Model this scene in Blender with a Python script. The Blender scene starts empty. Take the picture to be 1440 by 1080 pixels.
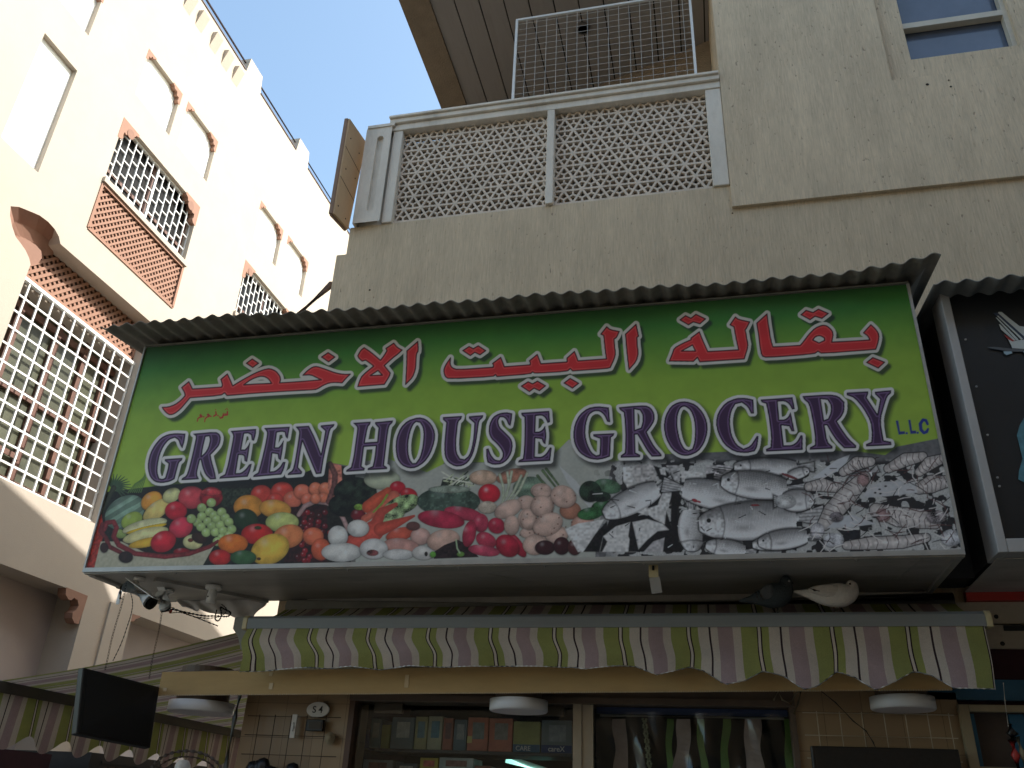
import bpy, bmesh, math, random
import numpy as np
from mathutils import Vector, Matrix
from mathutils.geometry import tessellate_polygon
random.seed(7); rng = np.random.default_rng(5)
H = 1.6                                    # eye height of the photographer
F_PX, CXP, CYP = 1190.06, 720.0, 540.0     # focal length and centre of the 1440 x 1080 photo, in pixels
R3 = np.array([[0.97527089, 0.06431919, 0.21144678],
               [0.21720903, -0.45567473, -0.86323854],
               [0.04082814, 0.88781957, -0.45837701]])
def ray(px, py):
    return R3 @ np.array([px - CXP, CYP - py, -F_PX])
def aty(px, py, y):
    d = ray(px, py); return Vector((d[0]*y/d[1], y, d[2]*y/d[1] + H))
def atx(px, py, x):
    d = ray(px, py); return Vector((x, d[1]*x/d[0], d[2]*x/d[0] + H))
def atz(px, py, z):
    d = ray(px, py); k = (z - H)/d[2]; return Vector((d[0]*k, d[1]*k, z))
C = bpy.context.scene.collection
SC = bpy.context.scene

# ---------------------------------------------------------------- tagging
def tag(o, label=None, cat=None, group=None, kind=None):
    if label: o['label'] = label
    if cat: o['category'] = cat
    if group: o['group'] = group
    if kind: o['kind'] = kind
    return o
def thing(name, loc, label, cat, group=None, rz=0.0):
    o = bpy.data.objects.new(name, None); o.empty_display_size = 0.1
    o.location = loc; o.rotation_euler = (0, 0, rz); C.objects.link(o)
    return tag(o, label, cat, group)
def copy_tree(o, parent=None):
    c = o.copy(); C.objects.link(c); c.parent = parent
    for ch in o.children: copy_tree(ch, c)
    return c
def wloc(o):
    v = Vector((0, 0, 0))
    while o is not None:
        v += Vector(o.location); o = o.parent
    return v

# ---------------------------------------------------------------- mesh builder
class MB:
    def __init__(s): s.v = []; s.f = []; s.uv = {}; s.mi = []
    def add(s, vs, fs, mi=0):
        n = len(s.v); s.v += [tuple(p) for p in vs]
        for f in fs: s.f.append(tuple(i + n for i in f)); s.mi.append(mi)
        return n
    def box(s, a, b, mi=0):
        x0, y0, z0 = [min(p, q) for p, q in zip(a, b)]; x1, y1, z1 = [max(p, q) for p, q in zip(a, b)]
        s.add([(x0,y0,z0),(x1,y0,z0),(x1,y1,z0),(x0,y1,z0),(x0,y0,z1),(x1,y0,z1),(x1,y1,z1),(x0,y1,z1)],
              [(0,3,2,1),(4,5,6,7),(0,1,5,4),(1,2,6,5),(2,3,7,6),(3,0,4,7)], mi); return s
    def bar(s, p, q, w, h, up=(0,0,1), mi=0):
        p, q, up = Vector(p), Vector(q), Vector(up); d = (q-p).normalized()
        a = d.cross(up)
        if a.length < 1e-4: a = d.cross(Vector((1,0,0)))
        a.normalize(); b = a.cross(d).normalized(); a = a*w/2; b = b*h/2
        vs = [p-a-b, p+a-b, p+a+b, p-a+b, q-a-b, q+a-b, q+a+b, q-a+b]
        s.add(vs, [(0,1,2,3),(7,6,5,4),(0,4,5,1),(1,5,6,2),(2,6,7,3),(3,7,4,0)], mi); return s
    def tube(s, pts, r, n=8, cap=True, mi=0):
        pts = [Vector(p) for p in pts]; rs = r if isinstance(r, (list, tuple)) else [r]*len(pts)
        rings = []; ref = Vector((0,0,1))
        for i, p in enumerate(pts):
            d = (pts[min(i+1, len(pts)-1)] - pts[max(i-1, 0)]).normalized()
            a = d.cross(ref)
            if a.length < 1e-3: a = d.cross(Vector((0,1,0)))
            a.normalize(); b = d.cross(a).normalized(); ref = b if i else b
            rings.append([p + (a*math.cos(t) + b*math.sin(t))*rs[i] for t in [2*math.pi*k/n for k in range(n)]])
        m = s.add([v for rg in rings for v in rg], [], mi)
        for i in range(len(pts)-1):
            for k in range(n):
                s.f.append((m+i*n+k, m+i*n+(k+1)%n, m+(i+1)*n+(k+1)%n, m+(i+1)*n+k)); s.mi.append(mi)
        if cap:
            s.f.append(tuple(m+k for k in range(n))[::-1]); s.mi.append(mi)
            s.f.append(tuple(m+(len(pts)-1)*n+k for k in range(n))); s.mi.append(mi)
        return s
    def lathe(s, c, prof, n=40, axis='z', mi=0):
        c = Vector(c); m = len(s.v)
        for r, h in prof:
            for k in range(n):
                t = 2*math.pi*k/n; u, v = r*math.cos(t), r*math.sin(t)
                s.v.append(tuple(c + (Vector((u, v, h)) if axis == 'z' else Vector((u, h, v)) if axis == 'y' else Vector((h, u, v)))))
        for i in range(len(prof)-1):
            for k in range(n):
                s.f.append((m+i*n+k, m+i*n+(k+1)%n, m+(i+1)*n+(k+1)%n, m+(i+1)*n+k)); s.mi.append(mi)
        for i in (0, len(prof)-1):
            if prof[i][0] > 1e-5: s.f.append(tuple(m+i*n+k for k in range(n))); s.mi.append(mi)
        return s
    def prism(s, poly, vec, mi=0, side=None):
        poly = [Vector(p) for p in poly]; vec = Vector(vec); n = len(poly)
        m = s.add(poly + [p+vec for p in poly], [], mi)
        for t in tessellate_polygon([poly]):
            s.f.append((m+t[0], m+t[1], m+t[2])); s.mi.append(mi)
            s.f.append((m+n+t[2], m+n+t[1], m+n+t[0])); s.mi.append(mi)
        for i in range(n):
            j = (i+1) % n; s.f.append((m+i, m+j, m+n+j, m+n+i)); s.mi.append(mi if side is None else side)
        return s
    def wall(s, outer, holes, to3, depth, mi=0, jm=None, skip=()):
        """flat face with openings; each opening gets reveals of the given depth vector"""
        loops = [[Vector((a, b, 0)) for a, b in outer]] + [[Vector((a, b, 0)) for a, b in h] for h in holes]
        flat = [p for lp in loops for p in lp]
        m = s.add([to3(p.x, p.y) for p in flat], [], mi)
        for t in tessellate_polygon(loops): s.f.append((m+t[0], m+t[1], m+t[2])); s.mi.append(mi)
        for hi, h in enumerate(holes):
            if hi in skip: continue
            dv = Vector(depth[hi] if isinstance(depth, list) else depth)
            j = mi if jm is None else (jm[hi] if isinstance(jm, (list, tuple)) else jm)
            a = [Vector(to3(*p)) for p in h]; n = len(a)
            k = s.add(a + [p+dv for p in a], [], j)
            for i in range(n): s.f.append((k+i, k+(i+1) % n, k+n+(i+1) % n, k+n+i)); s.mi.append(j)
        return s
    def build(s, name, mats, parent=None, smooth=False, fixn=True, bevel=0, uvs=None):
        off = wloc(parent) if parent is not None else Vector((0,0,0))
        me = bpy.data.meshes.new(name)
        me.from_pydata([(x-off.x, y-off.y, z-off.z) for x, y, z in s.v], [], s.f)
        mats = mats if isinstance(mats, (list, tuple)) else [mats]
        for q in mats: me.materials.append(q)
        if len(mats) > 1: me.polygons.foreach_set('material_index', s.mi)
        if uvs is not None:
            lay = me.uv_layers.new(name='UVMap'); li = [l.vertex_index for l in me.loops]
            for k, vi in enumerate(li): lay.data[k].uv = uvs[vi]
        if fixn:
            bm = bmesh.new(); bm.from_mesh(me); bmesh.ops.recalc_face_normals(bm, faces=bm.faces); bm.to_mesh(me); bm.free()
        if smooth: me.polygons.foreach_set('use_smooth', [True]*len(me.polygons))
        me.update()
        o = bpy.data.objects.new(name, me); C.objects.link(o); o.parent = parent
        if bevel:
            b = o.modifiers.new('Bevel', 'BEVEL'); b.width = bevel; b.segments = 2; b.limit_method = 'ANGLE'
        return o

# ---------------------------------------------------------------- materials
def nt_new(name):
    m = bpy.data.materials.new(name); m.use_nodes = True; t = m.node_tree; b = t.nodes['Principled BSDF']
    return m, t, b
def L(t, a, b): t.links.new(a, b)
def node(t, kind, **kw):
    n = t.nodes.new(kind)
    for k, v in kw.items():
        if k in n.inputs: n.inputs[k].default_value = v
        else: setattr(n, k, v)
    return n
def mat(name, rgb, rough=0.6, var=0.12, scale=6.0, stretch=(1,1,1), metal=0.0, bump=0.0, bscale=40.0, dirt=None, dscale=2.0, damt=0.3, spec=0.5, detail=6):
    m, t, b = nt_new(name)
    tc = node(t, 'ShaderNodeTexCoord'); mp = node(t, 'ShaderNodeMapping'); mp.inputs['Scale'].default_value = stretch
    L(t, tc.outputs['Object'], mp.inputs['Vector'])
    n1 = node(t, 'ShaderNodeTexNoise', Scale=scale, Detail=detail, Roughness=0.65); L(t, mp.outputs[0], n1.inputs['Vector'])
    mr = node(t, 'ShaderNodeMapRange'); mr.inputs[1].default_value = 0.3; mr.inputs[2].default_value = 0.7
    mr.inputs[3].default_value = 1-var; mr.inputs[4].default_value = 1+var; L(t, n1.outputs['Fac'], mr.inputs[0])
    mx = node(t, 'ShaderNodeVectorMath', operation='SCALE'); mx.inputs[0].default_value = rgb; L(t, mr.outputs[0], mx.inputs['Scale'])
    out = mx.outputs[0]
    if dirt is not None:
        n2 = node(t, 'ShaderNodeTexNoise', Scale=dscale, Detail=8.0, Roughness=0.7); L(t, mp.outputs[0], n2.inputs['Vector'])
        r2 = node(t, 'ShaderNodeMapRange'); r2.inputs[1].default_value = 0.52; r2.inputs[2].default_value = 0.75
        r2.inputs[4].default_value = damt; L(t, n2.outputs['Fac'], r2.inputs[0])
        mm = node(t, 'ShaderNodeMix', data_type='RGBA'); L(t, r2.outputs[0], mm.inputs[0]); L(t, out, mm.inputs[6]); mm.inputs[7].default_value = (*dirt, 1)
        out = mm.outputs[2]
    L(t, out, b.inputs['Base Color'])
    b.inputs['Roughness'].default_value = rough; b.inputs['Metallic'].default_value = metal
    b.inputs['Specular IOR Level'].default_value = spec
    if bump:
        n3 = node(t, 'ShaderNodeTexNoise', Scale=bscale, Detail=5.0); L(t, mp.outputs[0], n3.inputs['Vector'])
        bp = node(t, 'ShaderNodeBump', Strength=bump, Distance=0.02); L(t, n3.outputs['Fac'], bp.inputs['Height']); L(t, bp.outputs[0], b.inputs['Normal'])
    return m
def stucco(name, rgb, dirt, fine=70.0, bump=0.5):
    """combed plaster: fine vertical ribs, pits and weather stains"""
    m, t, b = nt_new(name)
    tc = node(t, 'ShaderNodeTexCoord')
    def ns(sc, st, det=6.0, ro=0.65):
        mp = node(t, 'ShaderNodeMapping'); mp.inputs['Scale'].default_value = st; L(t, tc.outputs['Object'], mp.inputs['Vector'])
        n = node(t, 'ShaderNodeTexNoise', Scale=sc, Detail=det, Roughness=ro); L(t, mp.outputs[0], n.inputs['Vector']); return n.outputs['Fac']
    def mr(x, a, b_, c, d):
        n = node(t, 'ShaderNodeMapRange'); L(t, x, n.inputs[0])
        for i, v in enumerate((a, b_, c, d)): n.inputs[i+1].default_value = v
        return n.outputs[0]
    rib = ns(fine, (1, 1, 0.07)); big = ns(1.1, (1, 1, 0.8)); streak = ns(9.0, (1, 1, 0.12)); pit = ns(38.0, (1, 1, 0.45), 2.0)
    s1 = node(t, 'ShaderNodeMath', operation='MULTIPLY'); L(t, mr(rib, 0.3, 0.7, 0.84, 1.16), s1.inputs[0]); L(t, mr(big, 0.3, 0.7, 0.9, 1.1), s1.inputs[1])
    s2 = node(t, 'ShaderNodeMath', operation='MULTIPLY'); L(t, s1.outputs[0], s2.inputs[0]); L(t, mr(streak, 0.3, 0.7, 0.9, 1.08), s2.inputs[1])
    mx = node(t, 'ShaderNodeVectorMath', operation='SCALE'); mx.inputs[0].default_value = rgb; L(t, s2.outputs[0], mx.inputs['Scale'])
    mm = node(t, 'ShaderNodeMix', data_type='RGBA'); L(t, mr(pit, 0.66, 0.74, 0.0, 0.6), mm.inputs[0]); L(t, mx.outputs[0], mm.inputs[6]); mm.inputs[7].default_value = (*dirt, 1)
    L(t, mm.outputs[2], b.inputs['Base Color']); b.inputs['Roughness'].default_value = 0.92
    h = node(t, 'ShaderNodeMath', operation='SUBTRACT'); L(t, rib, h.inputs[0]); L(t, mr(pit, 0.6, 0.75, 0, 0.7), h.inputs[1])
    bp = node(t, 'ShaderNodeBump', Strength=bump, Distance=0.012); L(t, h.outputs[0], bp.inputs['Height']); L(t, bp.outputs[0], b.inputs['Normal'])
    return m
def stripes(name, dull=1.0):
    """woven awning cloth: repeating stripes along u, weave and grime"""
    m, t, b = nt_new(name)
    uv = node(t, 'ShaderNodeUVMap'); sp = node(t, 'ShaderNodeSeparateXYZ'); L(t, uv.outputs[0], sp.inputs[0])
    fr = node(t, 'ShaderNodeMath', operation='FRACT'); L(t, sp.outputs['X'], fr.inputs[0])
    rp = node(t, 'ShaderNodeValToRGB'); cr = rp.color_ramp; cr.interpolation = 'CONSTANT'
    G, D, W, K, M = (0.33,0.35,0.11), (0.035,0.015,0.02), (0.68,0.60,0.52), (0.60,0.52,0.44), (0.40,0.29,0.29)
    seq = [(0,G),(.22,D),(.238,W),(.272,D),(.29,G),(.39,K),(.54,D),(.568,K),(.67,M),(.88,K)]
    while len(cr.elements) < len(seq): cr.elements.new(0.5)
    for e, (p, c) in zip(cr.elements, seq): e.position = p
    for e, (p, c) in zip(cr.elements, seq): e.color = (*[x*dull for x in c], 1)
    L(t, fr.outputs[0], rp.inputs[0])
    tc = node(t, 'ShaderNodeTexCoord')
    n1 = node(t, 'ShaderNodeTexNoise', Scale=4.0, Detail=8.0, Roughness=0.7); L(t, tc.outputs['Object'], n1.inputs['Vector'])
    n2 = node(t, 'ShaderNodeTexNoise', Scale=260.0, Detail=2.0); L(t, tc.outputs['Object'], n2.inputs['Vector'])
    a = node(t, 'ShaderNodeMapRange'); L(t, n1.outputs[0], a.inputs[0]); a.inputs[1].default_value=.3; a.inputs[2].default_value=.75; a.inputs[3].default_value=1.08; a.inputs[4].default_value=.78
    c2 = node(t, 'ShaderNodeMapRange'); L(t, n2.outputs[0], c2.inputs[0]); c2.inputs[1].default_value=.3; c2.inputs[2].default_value=.7; c2.inputs[3].default_value=.9; c2.inputs[4].default_value=1.1
    ml = node(t, 'ShaderNodeMath', operation='MULTIPLY'); L(t, a.outputs[0], ml.inputs[0]); L(t, c2.outputs[0], ml.inputs[1])
    sc = node(t, 'ShaderNodeVectorMath', operation='SCALE'); L(t, rp.outputs[0], sc.inputs[0]); L(t, ml.outputs[0], sc.inputs['Scale'])
    L(t, sc.outputs[0], b.inputs['Base Color']); b.inputs['Roughness'].default_value = 0.85
    tr = node(t, 'ShaderNodeBsdfTranslucent'); L(t, sc.outputs[0], tr.inputs[0]); mx = node(t, 'ShaderNodeMixShader', Fac=0.25)
    L(t, b.outputs[0], mx.inputs[1]); L(t, tr.outputs[0], mx.inputs[2]); L(t, mx.outputs[0], t.nodes['Material Output'].inputs[0])
    return m
def glass(name, tint=(0.8,0.85,0.85), mixf=0.85, rough=0.02):
    m, t, b = nt_new(name); t.nodes.remove(b)
    tr = node(t, 'ShaderNodeBsdfTransparent'); tr.inputs[0].default_value = (*tint, 1)
    gl = node(t, 'ShaderNodeBsdfGlossy', Roughness=rough); fr = node(t, 'ShaderNodeFresnel', IOR=1.5)
    n = node(t, 'ShaderNodeTexNoise', Scale=1.5); bp = node(t, 'ShaderNodeBump', Strength=0.03); L(t, n.outputs[0], bp.inputs['Height']); L(t, bp.outputs[0], gl.inputs['Normal'])
    mx = node(t, 'ShaderNodeMixShader'); L(t, fr.outputs[0], mx.inputs[0]); L(t, tr.outputs[0], mx.inputs[1]); L(t, gl.outputs[0], mx.inputs[2])
    L(t, mx.outputs[0], t.nodes['Material Output'].inputs[0]); return m

M = {}
M['stucco'] = stucco('beige_combed_plaster', (0.64, 0.52, 0.365), (0.2, 0.14, 0.11), 95.0)
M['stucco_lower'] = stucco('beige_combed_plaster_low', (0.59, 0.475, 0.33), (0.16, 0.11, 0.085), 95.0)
M['cream'] = mat('cream_render', (0.40, 0.345, 0.285), 0.9, 0.04, 1.2, bump=0.15, bscale=60, dirt=(0.36,0.31,0.25), damt=0.2)
M['lane_wall'] = mat('lane_wall_render', (0.60, 0.47, 0.33), 0.9, 0.06, 1.0)
M['white_render'] = mat('white_render', (0.80, 0.79, 0.76), 0.9, 0.04, 1.5, bump=0.1)
M['pink_render'] = mat('pinkish_white_render', (0.36, 0.32, 0.315), 0.9, 0.05, 1.0, dirt=(0.42,0.36,0.33), damt=0.3)
M['terra'] = mat('terracotta_paint', (0.22, 0.115, 0.078), 0.85, 0.08, 8)
M['pink_stone'] = mat('pink_terracotta', (0.27, 0.145, 0.098), 0.85, 0.06, 8)
M['white_paint'] = mat('white_paint', (0.72, 0.72, 0.70), 0.55, 0.05, 9)
M['balcony_white'] = mat('weathered_white_cast', (0.72, 0.66, 0.57), 0.85, 0.12, 7, stretch=(1,1,.35), dirt=(0.22,0.19,0.15), damt=0.6, dscale=3.5, bump=.2)
M['screen'] = mat('cast_concrete_screen', (0.66, 0.56, 0.46), 0.9, 0.10, 10, dirt=(0.3,0.25,0.2), damt=0.4)
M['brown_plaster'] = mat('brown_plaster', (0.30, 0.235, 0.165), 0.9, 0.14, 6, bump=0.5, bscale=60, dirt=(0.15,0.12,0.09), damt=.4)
M['ceiling'] = mat('grey_ceiling_panel', (0.36, 0.335, 0.315), 0.7, 0.08, 2, stretch=(6,.6,1), dirt=(0.13,0.11,0.10), damt=.35)
M['dark_gap'] = mat('dark_gap', (0.02, 0.018, 0.016), 0.9, 0.05)
M['dark_glass'] = mat('dark_window_glass', (0.006, 0.005, 0.004), 0.4, 0.3, 2, spec=.15)
M['olive_glass'] = mat('olive_window_glass', (0.085, 0.088, 0.062), 0.35, 0.35, 1.6, spec=.25, dirt=(0.03,0.03,0.025), damt=0.6, dscale=1.0)
M['brown_wood'] = mat('brown_window_wood', (0.12, 0.055, 0.038), 0.6, 0.2, 8)
M['rail_metal'] = mat('dark_red_rail_paint', (0.05, 0.022, 0.022), 0.5, 0.1)
M['corr'] = mat('corrugated_fibre_sheet', (0.19, 0.18, 0.155), 0.75, 0.25, 5, dirt=(0.08,0.075,0.065), damt=.6, bump=.2)
M['corr_grey'] = mat('grey_corrugated_sheet', (0.15, 0.16, 0.16), 0.6, 0.2, 5, dirt=(0.04,0.04,0.04), damt=.5)
M['sign_metal'] = mat('grey_sign_metal', (0.30, 0.29, 0.28), 0.55, 0.12, 3, stretch=(1,3,3), metal=0.2, dirt=(0.12,0.10,0.09), damt=.45)
M['sign_under'] = mat('grimy_sign_sheet', (0.44, 0.42, 0.39), 0.5, 0.22, 2.2, stretch=(.5,2,1), metal=0.3, dirt=(0.16,0.14,0.12), damt=.7, dscale=1.4)
M['trim_light'] = mat('aluminium_trim', (0.40, 0.385, 0.36), 0.4, 0.1, 6, metal=0.3, dirt=(0.2,0.18,0.17), damt=.5, dscale=5)
M['neigh_metal'] = mat('grey_metal_side', (0.42, 0.41, 0.40), 0.5, 0.08, 3, metal=.2, dirt=(0.2,0.19,0.17), damt=.4)
M['bar'] = mat('grey_blue_awning_bar', (0.20, 0.215, 0.215), 0.5, 0.08, 4, stretch=(.4,3,3), dirt=(0.11,0.10,0.09), damt=.5)
M['yellow_plastic'] = mat('yellowed_plastic', (0.50, 0.42, 0.24), 0.5, 0.1)
M['grey_arm'] = mat('grey_cast_arm', (0.24, 0.23, 0.20), 0.6, 0.15, 9)
M['card'] = mat('brown_cardboard', (0.46, 0.31, 0.135), 0.85, 0.07, 3, stretch=(1,1,5), dirt=(0.33,0.21,0.09), damt=.4)
M['card_edge'] = mat('cardboard_edge', (0.45, 0.36, 0.25), 0.9, 0.25, 60)
M['tape'] = mat('packing_tape', (0.55, 0.42, 0.25), 0.25, 0.05)
M['lamp_white'] = mat('white_lamp_plastic', (0.74, 0.70, 0.72), 0.35, 0.03)
M['lamp_side'] = mat('white_lamp_rim', (0.66, 0.66, 0.67), 0.4, 0.04)
M['black'] = mat('black_plastic', (0.008, 0.008, 0.009), 0.35, 0.1)
M['black_cable'] = mat('black_cable', (0.012, 0.011, 0.011), 0.5, 0.1)
M['rust'] = mat('rusty_chain', (0.05, 0.032, 0.022), 0.8, 0.3, 30)
M['white_plastic'] = mat('white_plastic', (0.76, 0.75, 0.72), 0.4, 0.05, dirt=(0.35,0.32,0.28), damt=.4)
M['red'] = mat('red_plastic', (0.42, 0.03, 0.025), 0.4, 0.08)
M['tile'] = None
M['door_alu'] = mat('aluminium_door_frame', (0.36, 0.33, 0.27), 0.35, 0.1, 4, metal=.5)
M['door_brown'] = mat('brown_lintel', (0.12, 0.085, 0.06), 0.6, 0.2, 4)
M['blue'] = mat('blue_painted_shutter', (0.012, 0.10, 0.19), 0.5, 0.15, 4)
M['navy'] = mat('navy_band', (0.01, 0.03, 0.10), 0.5, 0.15, 4)
M['wood_frame'] = mat('pale_wood', (0.30, 0.25, 0.16), 0.7, 0.15, 6, stretch=(1,1,.2))
M['plywood'] = mat('plywood_sheet', (0.58, 0.41, 0.25), 0.8, 0.08, 4)
M['ply_edge'] = mat('brown_board_edge', (0.24, 0.15, 0.10), 0.7, 0.1)
M['maroon'] = mat('maroon_cloth', (0.035, 0.008, 0.014), 0.9, 0.3, 4)
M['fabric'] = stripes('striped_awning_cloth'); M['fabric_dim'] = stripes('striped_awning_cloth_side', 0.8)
M['wallpink'] = mat('cream_post_paint', (0.40, 0.345, 0.27), 0.7, 0.08, 4, dirt=(0.22,0.16,0.12), damt=.5, dscale=6)
M['glass'] = glass('clear_glass'); M['plastic_sheet'] = glass('clear_plastic_sheet', (0.86,0.88,0.86), rough=0.12)
EXPO = 1.5
# ================================================================ printed banner artwork (colour attribute on a fine flat mesh)
SX0, SX1, SZ0, SZ1, SY = -3.706, 1.222, 2.849, 4.423, 4.4
NU, NV = 1500, 480
def srgb(c):
    c = np.array(c, dtype=np.float32)/255.0
    return np.where(c <= 0.04045, c/12.92, ((c+0.055)/1.055)**2.4).astype(np.float32)
gx = np.linspace(SX0+.012, SX1-.012, NU, dtype=np.float32); gz = np.linspace(SZ0+.012, SZ1-.012, NV, dtype=np.float32)
GX, GZ = np.meshgrid(gx, gz)
_c = [R3[0, i]*GX + R3[1, i]*SY + R3[2, i]*(GZ-H) for i in range(3)]
PX = (CXP - F_PX*_c[0]/_c[2]).astype(np.float32); PY = (CYP + F_PX*_c[1]/_c[2]).astype(np.float32)
VV = (1-(GZ-SZ0)/(SZ1-SZ0)).astype(np.float32); UU = ((GX-SX0)/(SX1-SX0)).astype(np.float32)
def vnoise(nx, ny, seed=0):
    r = np.random.default_rng(seed); g = r.random((ny+2, nx+2)).astype(np.float32)
    x = np.linspace(0, nx, NU, dtype=np.float32); y = np.linspace(0, ny, NV, dtype=np.float32)
    xi = np.minimum(x.astype(int), nx); yi = np.minimum(y.astype(int), ny); fx = x-xi; fy = y-yi
    fx = fx*fx*(3-2*fx); fy = (fy*fy*(3-2*fy))[:, None]
    a = g[yi][:, xi]; b = g[yi][:, xi+1]; c = g[yi+1][:, xi]; d = g[yi+1][:, xi+1]
    return (a*(1-fx)+b*fx)*(1-fy)+(c*(1-fx)+d*fx)*fy
N1 = vnoise(60, 20, 1); N2 = vnoise(160, 52, 2); N3 = vnoise(420, 135, 3); N4 = vnoise(12, 4, 4); N5 = vnoise(1100, 360, 5)
def ss(a, b, x):
    t = np.clip((x-a)/(b-a), 0, 1); return t*t*(3-2*t)
def lerp(a, b, t): return a+(b-a)*t
# background green, dark towards the top as printed
def gradc(v, stops):
    out = np.zeros(v.shape+(3,), np.float32); ps = [p for p, _ in stops]; cs = np.array([srgb(c) for _, c in stops])
    for k in range(3): out[..., k] = np.interp(v, ps, cs[:, k])
    return out
IMG = gradc(VV + 0.035*(N4-.5) + .03*UU, [(0, (30,70,34)), (.05, (38,96,36)), (.12, (56,126,38)), (.22, (104,154,46)), (.34, (144,180,58)), (.5, (160,192,66)), (.7, (166,196,74)), (1, (164,194,80))])
IMG *= (0.97+0.06*N2)[..., None]
def reg(x0, y0, x1, y1, m=4):
    xs, zs = [], []
    for px, py in ((x0-m, y0-m), (x1+m, y0-m), (x1+m, y1+m), (x0-m, y1+m)):
        p = aty(px, py, SY); xs.append(p.x); zs.append(p.z)
    i0 = int(np.searchsorted(gx, min(xs))); i1 = int(np.searchsorted(gx, max(xs)))+1
    j0 = int(np.searchsorted(gz, min(zs))); j1 = int(np.searchsorted(gz, max(zs)))+1
    if i1-i0 < 1 or j1-j0 < 1 or i0 >= NU or j0 >= NV: return None
    return (slice(j0, min(j1, NV)), slice(i0, min(i1, NU)))
def polysd(P, X, Y):
    P = np.array(P, np.float32); d = np.full(X.shape, 1e9, np.float32); s = np.ones(X.shape, np.float32); n = len(P)
    for i in range(n):
        a = P[i]; b = P[i-1]; e = b-a; wx = X-a[0]; wy = Y-a[1]; q = float(e@e)
        if q < 1e-9: continue
        t = np.clip((wx*e[0]+wy*e[1])/q, 0, 1); bx = wx-e[0]*t; by = wy-e[1]*t; d = np.minimum(d, bx*bx+by*by)
        c1 = Y >= a[1]; c2 = Y < b[1]; c3 = (e[0]*wy) > (e[1]*wx)
        flip = (c1 & c2 & c3) | (~c1 & ~c2 & ~c3); s = np.where(flip, -s, s)
    return s*np.sqrt(d)
def chainsd(P, X, Y):
    d = np.full(X.shape, 1e9, np.float32)
    for (x0, y0, r0), (x1, y1, r1) in zip(P[:-1], P[1:]):
        ex, ey = x1-x0, y1-y0; q = ex*ex+ey*ey+1e-9; t = np.clip(((X-x0)*ex+(Y-y0)*ey)/q, 0, 1)
        d = np.minimum(d, np.hypot(X-x0-ex*t, Y-y0-ey*t)-(r0+(r1-r0)*t))
    return d
def blend(sl, al, col):
    IMG[sl] = IMG[sl]*(1-al[..., None]) + col*al[..., None]
def poly(P, c, nz=0.1, soft=.6):
    P = np.array(P, float); sl = reg(P[:,0].min(), P[:,1].min(), P[:,0].max(), P[:,1].max())
    if sl is None: return
    d = polysd(P, PX[sl], PY[sl]); col = srgb(c)[None, None, :]*(1+nz*2*(N3[sl]-.5))[..., None]; blend(sl, ss(soft, -soft, d), col)
def chain(P, c, nz=.15, shade=True, soft=.6):
    A = np.array(P, float); r = A[:,2].max(); sl = reg(A[:,0].min()-r, A[:,1].min()-r, A[:,0].max()+r, A[:,1].max()+r)
    if sl is None: return
    d = chainsd(P, PX[sl], PY[sl]); k = np.clip(-d/max(r, 1), 0, 1) if shade else 1.0
    f = (0.6+0.55*k)*(1+nz*2*(N3[sl]-.5)); blend(sl, ss(soft, -soft, d), srgb(c)[None, None, :]*f[..., None])
def ell(cx, cy, rx, ry, rot, c, nz=.2, hl=.22, rim=.42, pat=None):
    r = max(rx, ry); sl = reg(cx-r-2, cy-r-2, cx+r+2, cy+r+3)
    if sl is None: return
    t = math.radians(rot); X = PX[sl]-cx; Y = PY[sl]-cy; a = (X*math.cos(t)+Y*math.sin(t))/rx; b = (-X*math.sin(t)+Y*math.cos(t))/ry
    q = np.sqrt(a*a+b*b); k = np.sqrt(np.clip(1-q*q, 0, 1)); xx, yy = X/r, Y/r
    f = (rim+(1.12-rim)*k)*(1-.22*yy)*(1+nz*2*(N2[sl]-.5)+nz*(N5[sl]-.5))
    if pat is not None: f = f*pat(a, b, sl)
    col = srgb(c)[None, None, :]*f[..., None]
    g = np.exp(-(((xx+.28)**2+(yy+.34)**2)/.035))*hl; col = col*(1-g[..., None])+g[..., None]*0.85
    if r > 4: blend(sl, ss(1.0+2.6/r, 1.0-.5/r, q)*.6*ss(-.6, .5, yy), srgb((26,16,14))[None, None, :]*np.ones_like(col))
    blend(sl, ss(1.0+.7/r, 1.0-.7/r, q), col)
def zz(x0, y0, s): return lambda pts: [tuple([x0+p[0]/s, y0+p[1]/s]+[v/s for v in p[2:]]) for p in pts]
def EE(x0, y0, s):
    def f(cx, cy, rx, ry=None, rot=0, c=(200,50,50), **k): ell(x0+cx/s, y0+cy/s, rx/s, (ry or rx)/s, rot, c, **k)
    return f
# ---- base of the picture strip
top = [(100,705),(140,700),(165,690),(215,684),(330,676),(430,664),(462,650),(490,655),(500,645),(520,652),(545,642),(555,655),(600,664),(612,668),(625,650),(700,650),(778,640),(800,618),(812,625),(860,650),(900,640),(1000,640),(1100,632),(1200,634),(1245,640),(1262,628),(1300,622),(1322,616),(1420,616)]
poly(top+[(1420,850),(80,850)], (120,118,112), .2)
poly([(80,700),(215,684),(430,664),(462,650),(500,660),(490,850),(80,850)], (34,32,28), .6)
poly([(500,650),(545,645),(600,664),(625,652),(700,650),(778,640),(800,618),(812,625),(860,650),(880,800),(500,800)], (186,186,176), .06)
poly([(860,655),(900,640),(1100,632),(1245,640),(1262,628),(1322,616),(1420,616),(1420,850),(835,850),(838,760),(850,700)], (112,110,112), .2)
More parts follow.
